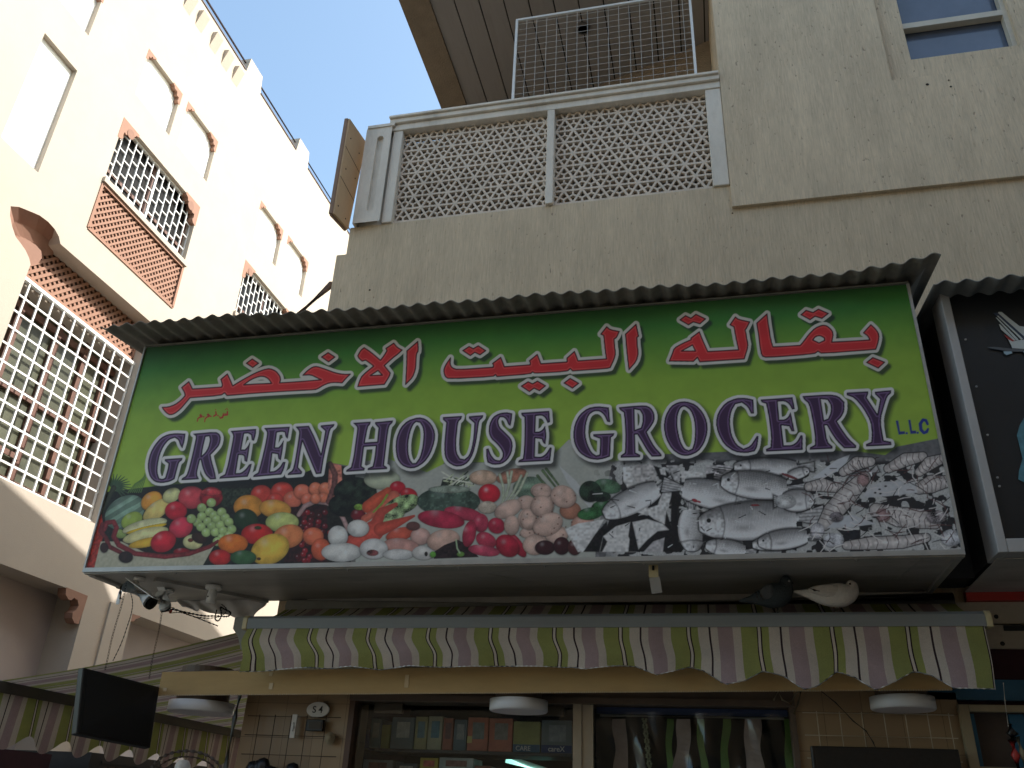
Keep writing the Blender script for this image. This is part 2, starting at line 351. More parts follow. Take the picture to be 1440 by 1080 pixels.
# photographic clutter: crisp light and dark shards behind the fish and prawns
sl = reg(836, 625, 1420, 800, 0); q = N1[sl]*.2+N2[sl]*.62+N3[sl]*.18+.04*np.sin(PX[sl]*.13+PY[sl]*.22); m = ss(.36, .40, q)*(1-ss(.66,.62,q)*0)
lump = lerp(srgb((30,27,30)), srgb((205,203,200)), (ss(.43, .475, q)*(.75+.5*N5[sl]))[..., None]); al = ss(8, 16, PY[sl]-(636+0*PX[sl]))*ss(828, 880, PX[sl]+14*(N1[sl]-.5)); al = al*.9
al = np.where((PX[sl] > 1240) & (PY[sl] < 640-(PX[sl]-1250)*.3), 0, al); blend(sl, al.astype(np.float32), lump)
z4, z5, z6, z7 = zz(110,640,4.114), zz(440,640,4.114), zz(740,640,4.114), zz(1040,620,4.114)
e4, e5, e6, e7 = EE(110,640,4.114), EE(440,640,4.114), EE(740,640,4.114), EE(1040,620,4.114)
# palm fronds
for k in range(16):
    a = -2.6+k*.24; x1, y1 = 210+95*math.cos(a), 185+75*math.sin(a); chain(z4([(205,190,7),((205+x1)/2,(190+y1)/2-8,5),(x1,y1,2)]), (62,84,58), shade=False)
chain(z4([(205,190,16),(170,260,10),(140,330,8)]), (64,66,48))
for k in range(7): chain(z4([(290+12*k,215,3),(330+10*k,165-6*k,3),(385,140-6*k,2)]), (90,120,60), shade=False)
poly(z4([(135,340),(100,400),(10,665),(95,655),(150,450)]), (176,52,40), .5)
poly(z4([(130,500),(90,665),(720,640),(800,500)]), (190,184,160), .12)
poly(z4([(140,340),(200,270),(400,205),(600,190),(830,195),(900,420),(800,500),(600,590),(400,570),(250,500),(150,400)]), (38,28,24), .4)
poly(z4([(830,190),(1000,200),(930,300),(830,300)]), (44,52,38), .8)
e4(270,330,125,88,-32,(142,172,150), pat=lambda a,b,s: .55+.5*ss(-.2,.5,np.sin(b*11+2*N1[s])), hl=.1)
e4(425,265,66,50,-35,(246,168,66)); e4(455,318,95,46,-38,(236,208,124)); e4(540,232,54,40,-30,(214,212,150)); e4(655,245,76,66,0,(214,74,84))
e4(770,242,66,58,0,(160,34,46), nz=.6); e4(770,215,60,20,0,(190,60,66), nz=.6); e4(565,322,64,54,0,(206,34,54))
e4(310,378,66,46,-30,(168,190,84)); e4(240,455,40,26,10,(150,170,96))
by = lambda a,b,s: .92+.25*ss(.25,.0,np.abs(b-.1))
e4(385,410,132,36,-14,(226,222,172), pat=by, hl=.15); e4(395,425,120,14,-13,(240,200,50), hl=0); e4(390,462,135,38,-14,(232,222,160), hl=.15); e4(400,505,110,26,-12,(240,190,64), hl=0)
e4(595,418,70,58,-25,(224,60,84)); e4(492,500,76,60,-25,(214,36,56)); e4(600,560,50,22,0,(150,20,36))
e4(664,502,58,43,0,(230,222,160)); e4(650,492,16,12,0,(120,60,44), hl=0); e4(700,480,46,30,20,(60,34,26), hl=0)
for gx_, gy_ in [(770,275),(715,305),(760,330),(715,355),(785,348),(830,330),(690,390),(750,385),(800,372),(850,362),(655,368),(710,415),(772,410),(822,404),(872,388),(740,447),(792,445),(840,438),(888,428),(832,478),(872,465),(805,500)]:
    e4(gx_, gy_, 27, 26, 0, (176,200,128), hl=.45, rim=.5)
chain(z4([(150,430,13),(165,392,14),(205,385,14),(222,420,14),(205,470,14),(235,520,16),(330,570,15),(500,588,14),(640,572,13),(760,530,12),(808,498,9)]), (140,44,50), nz=.3)
chain(z4([(140,400,12),(130,440,14),(160,480,13),(180,530,14),(240,560,13),(290,590,10)]), (120,40,44), nz=.3)
e4(275,590,42,34,0,(44,24,26), nz=.6, hl=0); e4(150,535,24,30,0,(60,30,30), hl=0)
poly(z4([(830,200),(1000,190),(1020,260),(900,300)]), (52,60,46), .9)
for x, y, r in [(1060,230,62),(1180,215,66),(1240,258,54),(1295,212,48),(1372,200,38),(1424,205,34),(1330,258,42),(1140,262,48),(1404,250,34)]: e4(x, y, r, r*.92, 0, (214,70,58) if x < 1230 else (236,124,96))
poly(z4([(1230,300),(1440,290),(1440,620),(1190,620)]), (52,20,24), .6)
rr = random.Random(4)
for k in range(60): e4(rr.uniform(1260,1460), rr.uniform(330,610), 17, 16, 0, rr.choice([(150,26,40),(110,20,32),(86,16,26)]), hl=.4)
e4(985,300,86,70,0,(228,152,60)); e4(1140,312,92,54,8,(240,170,74)); e4(1180,388,96,58,0,(206,214,130)); e4(968,372,72,62,10,(40,62,36), hl=.2)
e4(1035,457,92,60,0,(204,40,38)); e4(1040,420,20,10,0,(60,60,30), hl=0); e4(1215,470,90,68,-15,(240,142,88)); e4(895,512,86,56,0,(240,126,46)); e4(1110,545,116,84,-25,(240,192,76))
e4(1045,600,12,9,0,(70,40,24), hl=0); e4(820,592,64,46,0,(206,40,42)); e4(955,592,76,42,0,(62,104,62), hl=.15)
e4(1360,470,60,52,0,(236,120,84)); e4(1404,545,56,64,0,(226,104,70))
chain(z4([(1275,345,12),(1310,295,13),(1370,268,13),(1440,275,14),(1500,310,14),(1530,360,13),(1560,430,12)]), (196,158,154), nz=.2)
# z5
for x, y, r in [(15,195,38),(72,195,38),(60,246,30),(15,252,30)]: e5(x, y, r, r, 0, (238,134,100))
poly(z5([(95,40),(165,60),(170,170),(130,260),(85,200)]), (214,130,110), .5)
chain(z5([(100,50,15),(128,110,17),(125,180,17),(90,270,16)]), (122,76,72), nz=.4)
e5(245,215,125,88,0,(34,44,34), nz=1.3, hl=0); e5(180,290,90,66,0,(30,38,30), nz=1.3, hl=0)
e5(400,140,105,58,0,(196,200,172), nz=.15, hl=.1)
e5(490,188,46,38,0,(204,34,54)); e5(555,226,50,36,15,(196,34,48)); e5(262,345,44,34,0,(120,26,40), nz=.5); e5(268,300,30,18,0,(150,190,80), nz=.6, hl=0)
chain(z5([(320,300,36),(380,250,32),(435,205,20)]), (226,96,66), nz=.12); chain(z5([(300,370,22),(390,310,20),(470,240,34)]), (232,120,96), nz=.12); chain(z5([(430,230,6),(400,280,6),(350,330,5)]), (130,160,60), shade=False)
e5(510,290,112,52,-22,(158,184,128), nz=1.0, hl=0); e5(450,350,80,36,-10,(170,190,140), nz=1.0, hl=0)
chain(z5([(235,505,46),(300,470,52),(350,440,60),(370,390,34),(395,330,26),(480,285,12)]), (226,92,76), nz=.12); chain(z5([(390,430,38),(470,400,28),(585,352,7)]), (222,88,70), nz=.12)
e5(505,458,84,38,-15,(220,98,76)); e5(622,470,58,50,0,(216,172,160)); e5(580,410,40,26,0,(110,70,66), hl=0)
e5(145,470,58,62,0,(222,218,212), hl=.1); e5(262,424,64,50,0,(220,216,210), hl=.1); e5(165,562,116,56,0,(222,218,212), hl=.1); e5(510,525,105,44,5,(214,158,146), hl=.15)
e5(352,542,82,60,0,(222,218,214), hl=.1); e5(345,565,34,18,0,(130,70,70), nz=.8, hl=0); e5(495,575,90,32,0,(220,216,212), hl=.1); e5(640,565,66,42,0,(218,212,206), hl=.1); e5(655,572,10,14,0,(40,30,30), hl=0)
e5(755,492,96,62,-10,(222,180,162)); poly(z5([(700,560),(760,520),(840,490),(900,520),(960,590),(700,600)]), (44,28,30), .9)
e5(855,573,22,15,0,(110,150,70)); e5(694,575,18,18,0,(110,180,70), hl=.1); chain(z5([(828,490,4),(835,540,4),(850,565,4)]), (170,190,150), shade=False)
poly(z5([(735,190),(750,140),(830,130),(850,180)]), (50,60,50), 1.0); 
for k in range(26): chain(z5([(rr.uniform(740,960),rr.uniform(95,150),4),(rr.uniform(760,940),rr.uniform(150,190),3)]), rr.choice([(186,192,160),(90,104,78),(212,212,196),(60,70,52)]), shade=False)
e5(985,130,80,44,0,(212,176,150), nz=.3); e5(1150,120,90,40,-15,(176,120,98), nz=.4)
def rib(a, b, s): return (.62+.5*np.abs(np.sin((np.arcsin(np.clip(a,-1,1))*4.2))))*(1+1.1*np.maximum(N3[s]-.62,0)*3)
e5(785,268,182,84,0,(74,92,80), pat=rib, nz=.3, hl=.12); e5(790,198,120,22,0,(150,160,144), nz=.5, hl=0)
e5(1258,192,100,68,0,(124,146,124), nz=.5, hl=.1); e5(1020,222,64,56,0,(212,34,56), hl=.5); e5(1010,302,54,36,0,(214,196,176), nz=.3)
for a, b in [((1080,110),(1100,262)),((1150,95),(1092,285)),((1205,120),(1100,300)),((1240,105),(1130,292)),((1125,100),(1120,240))]: chain(z5([(*a,8),((a[0]+b[0])/2+12,(a[1]+b[1])/2,8),(*b,6)]), (196,202,176), nz=.2)
for a, b in [((1330,90),(1400,180)),((1350,80),(1420,170)),((1300,120),(1350,180))]: chain(z5([(*a,9),(*b,6)]), (104,124,84), nz=.4)
e5(870,338,112,38,10,(196,60,88), nz=.3); e5(742,372,136,50,8,(190,44,76), nz=.3); e5(1180,520,84,32,55,(190,40,66), nz=.3)
e5(972,392,44,54,0,(196,62,90), nz=.3); e5(905,455,38,78,12,(190,52,80), nz=.3); e5(1062,408,50,46,20,(190,46,74), nz=.3); e5(1125,525,74,60,38,(186,36,62), nz=.3); e5(1002,492,62,44,28,(196,60,86), nz=.3); e5(990,552,92,32,8,(202,74,100), nz=.3)
P1, P2 = (222,186,170), (206,158,140)
for x, y, a, b, r in [(1320,205,60,42,0),(1430,230,55,50,0),(1235,275,56,42,0),(1330,290,66,70,10),(1130,312,84,48,-25),(1240,370,54,62,0),(1150,405,44,58,0),(1240,450,42,30,0),(1410,455,66,48,0),(1360,400,88,64,-25),(1290,512,70,54,0)]: e5(x, y, a, b, r, P1, nz=.2, hl=.2)
for x, y, a, b, r, c in [(90,210,56,42,0,P1),(15,370,48,62,0,P1),(255,320,62,52,0,(186,126,102)),(215,240,76,64,20,P1),(90,295,64,62,0,P1),(175,462,66,48,0,P1),(125,400,90,64,-25,P1),(330,402,70,54,0,P2),(50,520,70,58,0,P1),(108,535,58,42,0,(66,24,30)),(205,525,48,52,0,(70,26,32)),(280,532,40,48,0,(96,46,46))]: e6(x, y, a, b, r, c, nz=.25, hl=.2)
for k in range(26): e6(rr.uniform(-60,300), rr.uniform(190,470), 4, 4, 0, (120,70,60), hl=0)
poly(z6([(190,60),(290,150),(420,330),(400,345),(300,230),(240,160)]), (206,206,204), .05)
# greens beside the fish
e6(470,180,80,42,10,(88,122,92), nz=.5); e6(370,210,64,62,0,(40,60,44), nz=1.2, hl=0); e6(455,305,78,44,0,(54,104,58), nz=.9); e6(370,338,74,36,-8,(62,116,66), nz=.6); e6(430,240,60,30,0,(36,52,40), nz=1., hl=0)
# ---- fish
def fish(x0, y0, x1, y1, w, scal=1.0, dark=.0, tail=True, head=True):
    L_ = math.hypot(x1-x0, y1-y0); cx, cy = (x0+x1)/2, (y0+y1)/2; m = max(w, 4); sl = reg(min(x0,x1)-m, min(y0,y1)-m, max(x0,x1)+m, max(y0,y1)+m)
    if sl is None: return
    ux, uy = (x1-x0)/L_, (y1-y0)/L_; X = PX[sl]-x0; Y = PY[sl]-y0; s = (X*ux+Y*uy)/L_; t = (-X*uy+Y*ux)/w
    prof = np.where(s < .78, np.sqrt(np.clip(1-((s-.42)/.44)**2, 0, 1))*.5+.02, .11+.9*np.clip(s-.82, 0, 1)**1.0)
    d = (np.abs(t)-prof)*w; d = np.maximum(d, np.maximum(-s, s-1)*L_)
    sgn = 1.0 if (y1-y0)*0+ux >= 0 else -1.0; tb = t*sgn/np.maximum(prof, .05)     # -1 back .. +1 belly
    edge = np.clip(1-np.abs(tb), 0, 1); P_ = 1.55
    sc = np.sin(s*L_*P_+t*w*P_*1.25)*np.sin(s*L_*P_-t*w*P_*1.25)
    f = lerp(.46-.2*dark, 1.18, ss(-.85, .25, tb+.25*(N2[sl]-.5)))*(.45+.55*ss(0, .22, edge))
    f = f*(1-scal*.62*ss(-.25, .35, sc)*ss(.75, -.2, tb)*ss(.14, .24, s)*ss(.85, .74, s))
    gill = s-.17-.035*np.cos(tb*1.4); f = np.where(gill < 0, f*(.55+.75*N3[sl]), f); f = f*(1-.6*np.exp(-(gill*L_/1.3)**2))
    f = np.where(s > .8, (.32+.5*np.abs(np.sin(t*34)))*(.6+.6*N3[sl]), f)
    fin = np.exp(-(((s-.36)*L_/(.09*L_))**2+((tb-.35)/.18)**2)); f = f*(1-.45*fin)
    f = f*(.9+.2*N5[sl]); col = srgb((232,228,228))[None, None, :]*f[..., None]; 
    sh = ss(4.2, 0, d); blend(sl, sh*.95, srgb((20,17,20))[None, None, :]*np.ones_like(col)); blend(sl, ss(.6, -.6, d), col)
    if head:
        hx, hy = x0+ux*L_*.08-uy*(-w*.08), y0+uy*L_*.08+ux*(-w*.08); ell(hx, hy, max(w*.06, 1.2), max(w*.06, 1.2), 0, (24,20,22), hl=0)
def f6(a, b, c, d, w, *r, **k): (p, q) = z6([(a, b), (c, d)]); fish(*p, *q, w/4.114*1.75, *r, **k)
def f7(a, b, c, d, w, *r, **k): (p, q) = z7([(a, b), (c, d)]); fish(*p, *q, w/4.114*1.75, *r, **k)
LT, DK = (226,222,220), (26,22,25)
def blot(P, c, nz=.5): poly(z6(P), c, nz, soft=1.1)
blot([(560,70),(640,60),(620,170),(590,190),(560,150)], LT); blot([(600,100),(650,50),(740,55),(760,150),(640,160)], (198,192,190)); blot([(735,60),(800,80),(830,110),(800,150),(770,140)], DK, .9); blot([(770,80),(800,70),(810,120),(780,110)], LT, .3)
blot([(810,60),(890,60),(890,150),(840,150)], (196,192,192), .6); blot([(895,90),(1020,100),(1030,160),(900,155)], LT, .25); blot([(1040,60),(1200,60),(1180,90),(1130,150),(1040,150)], (206,200,200), .5)
blot([(1040,110),(1090,100),(1080,170),(1040,170)], DK, .9); blot([(1180,90),(1210,60),(1200,110),(1150,130)], DK, .9)
for k in range(14): y_ = 70+k*7; chain(z6([(1100+rr.uniform(-30,20), y_, 3), (1160+rr.uniform(-20,40), y_+8, 2)]), DK, shade=False, nz=0)
f6(1600,80,1200,120,56,.7,.1); f7(-30,150,430,150,56,.9,.1); f7(400,170,250,215,34,.2)
blot([(440,480),(480,375),(560,352),(690,280),(770,180),(830,200),(800,290),(830,380),(900,560),(420,560)], DK, .7)
f6(450,345,850,150,80,.12,.0,head=False)
blot([(790,215),(830,195),(845,220),(810,330),(800,400),(740,370),(700,340),(650,350),(700,310),(760,290)], LT, .35)
blot([(840,210),(905,240),(875,330),(885,500),(905,560),(870,545),(835,400)], DK, .6)
blot([(225,430),(300,395),(450,372),(400,460),(330,560),(300,560)], LT, .3); blot([(330,560),(400,455),(468,380),(470,440),(420,560)], DK, 1.2)
blot([(445,470),(520,412),(602,388),(590,470),(640,560),(425,560)], LT, .25); blot([(602,388),(625,420),(645,560),(590,560),(598,480)], DK, 1.0); blot([(445,470),(470,500),(440,560),(425,560)], DK, .8)
blot([(615,388),(700,370),(790,398),(825,432),(760,440),(700,490),(650,545)], LT, .25); blot([(680,560),(735,500),(800,478),(790,560)], (196,190,190), .3); blot([(640,330),(700,300),(730,330),(700,350)], LT, .4)
f6(962,555,952,250,88,.95,.0,head=False); f6(1325,275,790,170,92,.55,.0,head=False)
blot([(1000,330),(1140,320),(1060,370),(1010,380)], DK, .9); blot([(1020,460),(1240,510),(1330,560),(1250,555),(1100,500),(1020,500)], DK, .8)
f6(1130,150,1610,205,88,1.0,.45); f6(1000,400,1720,350,124,1.0,.35); f6(1040,520,1330,565,56,.7,.0,head=False); f6(1310,520,1700,470,52,.9,.1)
f7(620,250,800,160,40,.2); f7(110,590,470,540,64,.8,.1); f7(430,340,200,350,70,.3); e7(265,350,60,42,0,(214,212,212), nz=.5, hl=0)
for x, y, r in [(975,262,18),(1000,270,12)]: e6(x, y, r, r*.5, 20, (160,50,60), hl=0)
e7(90,372,26,6,0,(150,60,66), hl=0); e7(290,205,50,8,20,(130,60,64), hl=0)
# ---- prawns
def prawn(pts, w, bands=6, tint=(224,214,210)):
    bands = 3
    A = [(p[0], p[1], w*(.35+.65*math.sin(math.pi*(.15+.7*i/(len(pts)-1))))) for i, p in enumerate(pts)]
    chain([(a, b, r+1.3) for a, b, r in A], (34,26,30), shade=False); chain(A, tint, nz=.25)
    for i in range(len(pts)-1):
        (ax, ay, ra), (bx, by_, rb) = A[i], A[i+1]; l = math.hypot(bx-ax, by_-ay); nx_, ny_ = -(by_-ay)/l, (bx-ax)/l
        for k in range(bands):
            t = (k+.5)/bands; cx, cy, r = ax+(bx-ax)*t, ay+(by_-ay)*t, (ra+(rb-ra)*t)*.95; o = r*.35
            chain([(cx-nx_*r, cy-ny_*r, .4), (cx+o*(bx-ax)/l, cy+o*(by_-ay)/l, .5), (cx+nx_*r, cy+ny_*r, .4)], (74,50,52), shade=False, nz=0)
P7 = z7
def pr(*a, w=11, **k): prawn(P7(list(a)), w, **k)
poly(z7([(640,78),(560,110),(420,215),(480,215),(600,160)]), (216,216,220), .05)
pr((1060,90),(960,110),(860,160), w=9); pr((760,120),(680,130),(600,180), w=9); pr((1180,100),(1100,130),(1040,180), w=9)
pr((400,265),(480,255),(580,275), w=9); pr((1040,275),(1110,250),(1200,235), w=12, bands=4)
poly(z7([(700,330),(770,255),(840,235),(1010,232),(1030,300),(860,320)]), (206,204,206), .1)
for x, y in [(810,280),(815,305),(845,262),(785,300)]: e7(x, y, 8, 5, 0, (40,34,38), hl=0)
pr((490,480),(540,410),(620,320),(720,215), w=14, bands=4); pr((1130,470),(1040,450),(920,440),(790,400), w=14, bands=4)
poly(z7([(505,505),(560,455),(640,425),(700,445),(790,480),(640,500)]), (206,206,210), .06); poly(z7([(560,510),(700,515),(700,575),(620,570)]), (40,40,46), .4)
pr((620,605),(760,592),(940,585),(1080,560), w=9, bands=4); e7(545,575,60,42,0,(206,204,208), nz=.7, hl=0); e7(1225,560,60,48,0,(204,202,206), nz=.7, hl=0); e7(450,520,40,46,20,(190,186,190), nz=.8, hl=0)
e7(1140,440,60,40,0,(150,140,142), nz=1.2, hl=0); e7(560,440,40,30,0,(120,112,116), nz=1.2, hl=0); e7(830,430,45,40,0,(140,112,112), nz=1., hl=0); e7(715,225,35,40,20,(150,120,118), nz=1., hl=0)
for k in range(150):
    x = rr.uniform(400,1300); y = rr.uniform(90,600); a = rr.uniform(0, 6.28); l = rr.uniform(30,140); b = a+rr.uniform(-.6,.6)
    p1 = (x, y, 2.6); p2 = (x+l*.5*math.cos(a), y+l*.35*math.sin(a), 2.6); p3 = (x+l*.5*math.cos(a)+l*.5*math.cos(b), y+l*.35*math.sin(a)+l*.35*math.sin(b), 2)
    if y < 150 and x > 950: continue
    chain(z7([p1, p2, p3]), rr.choice([(226,220,216),(50,38,42),(92,58,58),(214,206,204),(34,30,34)]), shade=False, nz=0, soft=.45)
for k in range(60):
    x = rr.uniform(380,1420); y = rr.uniform(60,540); a = rr.uniform(0, 6.28); l = rr.uniform(15,60)
    chain(z6([(x, y, 3), (x+l*math.cos(a), y+l*.5*math.sin(a), 2)]), rr.choice([(30,26,30),(210,210,210)]), shade=False, nz=0, soft=.45)
poly([(110,795),(1370,768),(1370,812),(110,830)], (150,140,130), .1) if False else None
# ---- lettering
FA = np.full(PX.shape, 99., np.float32); FE = FA.copy(); SA = FA.copy(); SE = FA.copy(); FB = FA.copy(); FR = FA.copy()
def glyph(F, S, outer, holes=(), off=(5.5, 6.0), m=16):
    P = np.array(outer, float)
    for G, o in ((F, (0, 0)), (S, off)):
        if G is None: continue
        sl = reg(P[:,0].min()+o[0], P[:,1].min()+o[1], P[:,0].max()+o[0], P[:,1].max()+o[1], m)
        X, Y = PX[sl]-o[0], PY[sl]-o[1]; d = polysd(outer, X, Y)
        for h in holes: d = np.maximum(d, -polysd(h, X, Y))
        G[sl] = np.minimum(G[sl], d)
def smooth(pts, it=1):
    for _ in range(it):
        out = []
        for i in range(len(pts)):
            a, b, c = np.array(pts[i-1], float), np.array(pts[i], float), np.array(pts[(i+1) % len(pts)], float)
            u, v = b-a, c-b; cosang = (u@v)/(np.linalg.norm(u)*np.linalg.norm(v)+1e-9)
            if cosang > .72: out += [tuple(b-.22*u), tuple(b+.22*v)]
            else: out.append(tuple(b))
        pts = out
    return pts
def ga(z, outer, *holes): glyph(FA, SA, smooth(z(outer)), [smooth(z(h)) for h in holes])
def ge(z, outer, *holes): glyph(FE, SE, smooth(z(outer)), [smooth(z(h)) for h in holes], off=(5.0, 5.5))
a1, a2, a3, a4_, a5, a6 = zz(220,480,7.2), zz(410,460,7.2), zz(610,440,7.2), zz(740,440,7.2), zz(930,420,7.2), zz(1060,410,7.2)
ga(lambda p: p, a1([(58,668),(120,665),(190,640),(250,595),(290,550),(285,520),(255,468),(328,408),(345,440),(365,482),(660,462),(668,440),(652,385),(718,330),(745,385),(772,450),(880,385),(1000,320),(1090,285),(1150,275),(1210,300),(1250,350),(1258,390),(1248,420),(1440,408)]) +
   a2([(300,533),(270,520),(195,482),(115,487),(160,440),(215,403),(260,398),(340,425),(440,462),(520,478),(595,476),(555,515),(512,565),(440,560),(380,566),(320,590),(270,622),(235,635),(72,642)]) +
   a1([(1000,525),(715,550),(690,522),(650,548),(340,572),(300,620),(240,690),(180,735),(135,745),(100,725),(70,690)]), a1([(885,440),(960,385),(1040,355),(1090,355),(1135,380),(1165,425),(1000,432)]))
ga(a1, [(970,178),(1035,222),(975,265),(910,222)]); ga(a2, [(370,258),(440,303),(375,352),(303,303)])
ga(a2, [(735,208),(800,250),(900,335),(935,290),(965,240),(955,215),(1035,162),(1070,205),(1120,232),(1070,280),(1040,300),(1000,335),(940,390),(1000,465),(990,500),(940,580),(670,602),(690,540),(715,490),(830,395),(800,370),(750,335),(715,345),(680,315),(670,290),(700,235)], [(875,440),(918,485),(798,490)])
ga(a2, [(1278,145),(1285,240),(1265,270),(1260,350),(1255,430),(1225,510),(1155,580),(1165,400),(1168,240)])
ga(lambda p: p, a3([(170,455),(165,520),(185,555),(240,575),(600,550),(605,530),(595,512),(678,450),(690,480),(715,545),(975,525),(978,505),(968,485),(1048,420),(1060,450),(1085,515),(1345,497)]) +
   a4_([(415,490),(412,458),(488,390),(505,430),(525,485),(812,465),(800,380),(785,230),(755,215),(815,140),(850,170),(942,188),(915,250),(890,265),(895,340),(905,410),(890,470),(850,555),(800,565),(470,588),(445,565),(415,592),(90,612)]) + a3([(1000,598),(978,618),(640,645),(625,625),(600,645),(150,668),(115,645),(102,600),(105,560),(130,510)]))
ga(a3, [(293,382),(358,340),(400,362),(450,333),(527,382),(468,425),(415,400),(370,432)]); ga(a3, [(885,742),(955,697),(1000,718),(1050,690),(1132,738),(1070,788),(1015,762),(968,797)]); ga(a4_, [(445,663),(532,713),(468,762),(383,710)])
ga(a4_, [(1112,115),(1138,235),(1120,250),(1125,330),(1135,410),(1115,490),(1040,575),(1020,400),(1005,215)])
ga(a5, [(385,335),(410,400),(470,535),(782,518),(760,420),(735,285),(695,265),(750,185),(780,210),(895,235),(860,305),(850,315),(865,400),(880,480),(840,610),(390,640),(365,595),(325,635),(80,632),(110,560),(130,500),(210,455),(300,415),(298,400)], [(315,470),(345,530),(205,530)])
ga(a5, [(188,215),(245,172),(300,198),(350,158),(448,205),(390,255),(322,235),(275,265)])
ga(a6, [(135,225),(150,350),(175,500),(195,560),(470,545),(500,510),(560,430),(620,370),(690,340),(740,345),(790,390),(805,430),(790,512),(1175,490),(1155,450),(1110,418),(1185,335),(1230,375),(1262,420),(1268,470),(1255,530),(1235,585),(690,628),(650,605),(610,632),(130,668),(90,655),(72,620),(50,450),(30,320)], [(598,490),(625,455),(670,445),(715,470),(715,495),(660,520)])
ga(a6, [(478,235),(530,190),(600,212),(655,178),(755,222),(690,272),(620,250),(570,285)]); ga(a6, [(1205,668),(1325,715),(1260,775),(1142,718)])
zA, zB, zC, zD, zE = zz(200,570,7.2), zz(380,560,7.2), zz(560,550,6), zz(790,550,6), zz(1010,530,4.8)
ge(zA, [(435,290),(425,365),(405,430),(385,400),(370,350),(330,325),(270,345),(215,410),(175,500),(155,600),(150,680),(170,740),(205,750),(235,735),(260,650),(270,590),(232,562),(232,548),(405,535),(400,555),(370,575),(350,650),(325,745),(280,770),(200,785),(130,775),(80,725),(60,650),(60,580),(85,480),(130,400),(190,330),(260,295),(340,285)])
ge(zA, [(520,290),(740,270),(780,290),(795,330),(780,400),(740,450),(690,500),(700,560),(735,680),(745,745),(690,748),(640,700),(610,620),(595,550),(583,550),(560,640),(550,700),(570,745),(400,755),(405,740),(450,715),(475,640),(510,500),(545,340),(545,310)], [(640,315),(680,310),(690,350),(670,430),(640,480),(600,515),(610,440)])
ge(zA, [(900,262),(1150,242),(1148,290),(1130,355),(1112,350),(1105,300),(1075,280),(1030,285),(1000,450),(1040,450),(1070,420),(1090,378),(1075,480),(1060,570),(1038,560),(1035,515),(1015,500),(975,500),(945,690),(1000,688),(1050,650),(1085,600),(1105,595),(1090,660),(1065,720),(785,740),(790,725),(840,700),(870,600),(900,450),(925,320),(920,290)])
ge(zB, [(-56,305),(195,292),(175,405),(158,390),(150,345),(120,335),(65,345),(45,500),(85,500),(110,475),(135,432),(120,540),(105,625),(85,610),(78,565),(20,555),(-5,745),(50,740),(100,700),(130,650),(152,648),(135,720),(110,770),(-170,795),(-165,780),(-120,755),(-90,650),(-50,480),(-30,370),(-30,340)])
ge(zB, [(262,290),(390,282),(450,400),(515,570),(540,450),(560,330),(515,290),(515,278),(648,265),(640,285),(605,310),(580,420),(545,580),(515,760),(465,765),(400,610),(325,430),(300,560),(280,700),(320,745),(315,765),(180,775),(185,760),(230,730),(250,650),(275,500),(295,370),(295,330)])
ge(zB, [(845,252),(1015,240),(1010,262),(985,290),(955,452),(1085,442),(1100,300),(1065,262),(1065,245),(1240,228),(1235,248),(1200,280),(1180,420),(1150,680),(1180,700),(1180,715),(990,725),(990,712),(1040,690),(1060,600),(1072,482),(948,490),(922,690),(955,710),(950,730),(772,742),(775,728),(820,700),(845,600),(865,450),(885,310),(880,285)])
ge(zC, [(170,222),(230,235),(280,280),(310,350),(305,430),(270,530),(220,600),(150,645),(90,650),(30,625),(-8,570),(-20,490),(-15,400),(20,310),(80,250)], [(150,258),(185,265),(210,305),(218,370),(208,470),(185,560),(150,608),(120,610),(97,580),(82,520),(82,430),(100,340),(125,280)])
ge(zC, [(380,222),(535,212),(530,235),(505,255),(495,330),(485,430),(490,520),(520,570),(560,578),(600,545),(625,470),(640,370),(645,270),(600,230),(600,215),(715,205),(710,225),(680,250),(670,330),(655,430),(630,530),(590,600),(540,630),(480,635),(420,600),(395,550),(390,470),(400,350),(408,265),(380,240)])
ge(zC, [(960,190),(955,240),(945,290),(930,280),(915,240),(890,218),(858,218),(840,250),(853,305),(900,350),(950,400),(965,450),(955,520),(920,580),(870,615),(800,620),(755,600),(745,550),(745,490),(760,487),(780,540),(815,582),(858,588),(882,560),(886,522),(866,482),(830,440),(785,400),(765,350),(770,280),(800,220),(850,190),(910,180)])
ge(zC, [(1040,185),(1272,170),(1278,260),(1262,265),(1240,220),(1210,202),(1160,207),(1155,345),(1190,345),(1222,325),(1238,297),(1248,370),(1240,445),(1225,435),(1212,402),(1155,395),(1150,555),(1210,558),(1250,530),(1282,478),(1292,480),(1280,585),(1015,600),(1020,585),(1055,570),(1065,480),(1070,350),(1068,220),(1045,205)])
ge(zD, [(395,140),(400,200),(405,260),(385,255),(360,200),(320,167),(270,167),(225,200),(200,280),(195,370),(215,450),(250,520),(290,546),(320,538),(325,470),(325,400),(270,380),(268,366),(440,358),(435,375),(412,390),(410,450),(405,550),(350,570),(290,578),(220,565),(150,520),(110,450),(98,370),(110,280),(150,200),(220,145),(300,130)])
ge(zD, [(485,138),(700,120),(750,140),(780,190),(780,250),(750,300),(715,345),(740,400),(780,470),(840,535),(840,548),(760,550),(720,500),(680,430),(640,365),(615,365),(620,520),(660,540),(658,555),(500,560),(500,545),(535,520),(540,400),(535,260),(525,180),(490,155)], [(610,150),(660,160),(685,200),(685,260),(670,310),(615,330)])
ge(zD, [(1050,88),(1130,115),(1190,180),(1225,260),(1228,350),(1200,440),(1150,510),(1070,545),(1000,540),(930,490),(880,400),(862,300),(875,210),(920,130),(980,95)], [(1045,128),(1090,162),(1120,240),(1128,340),(1122,430),(1103,488),(1070,502),(1032,487),(997,420),(973,310),(973,210),(993,152),(1015,130)])
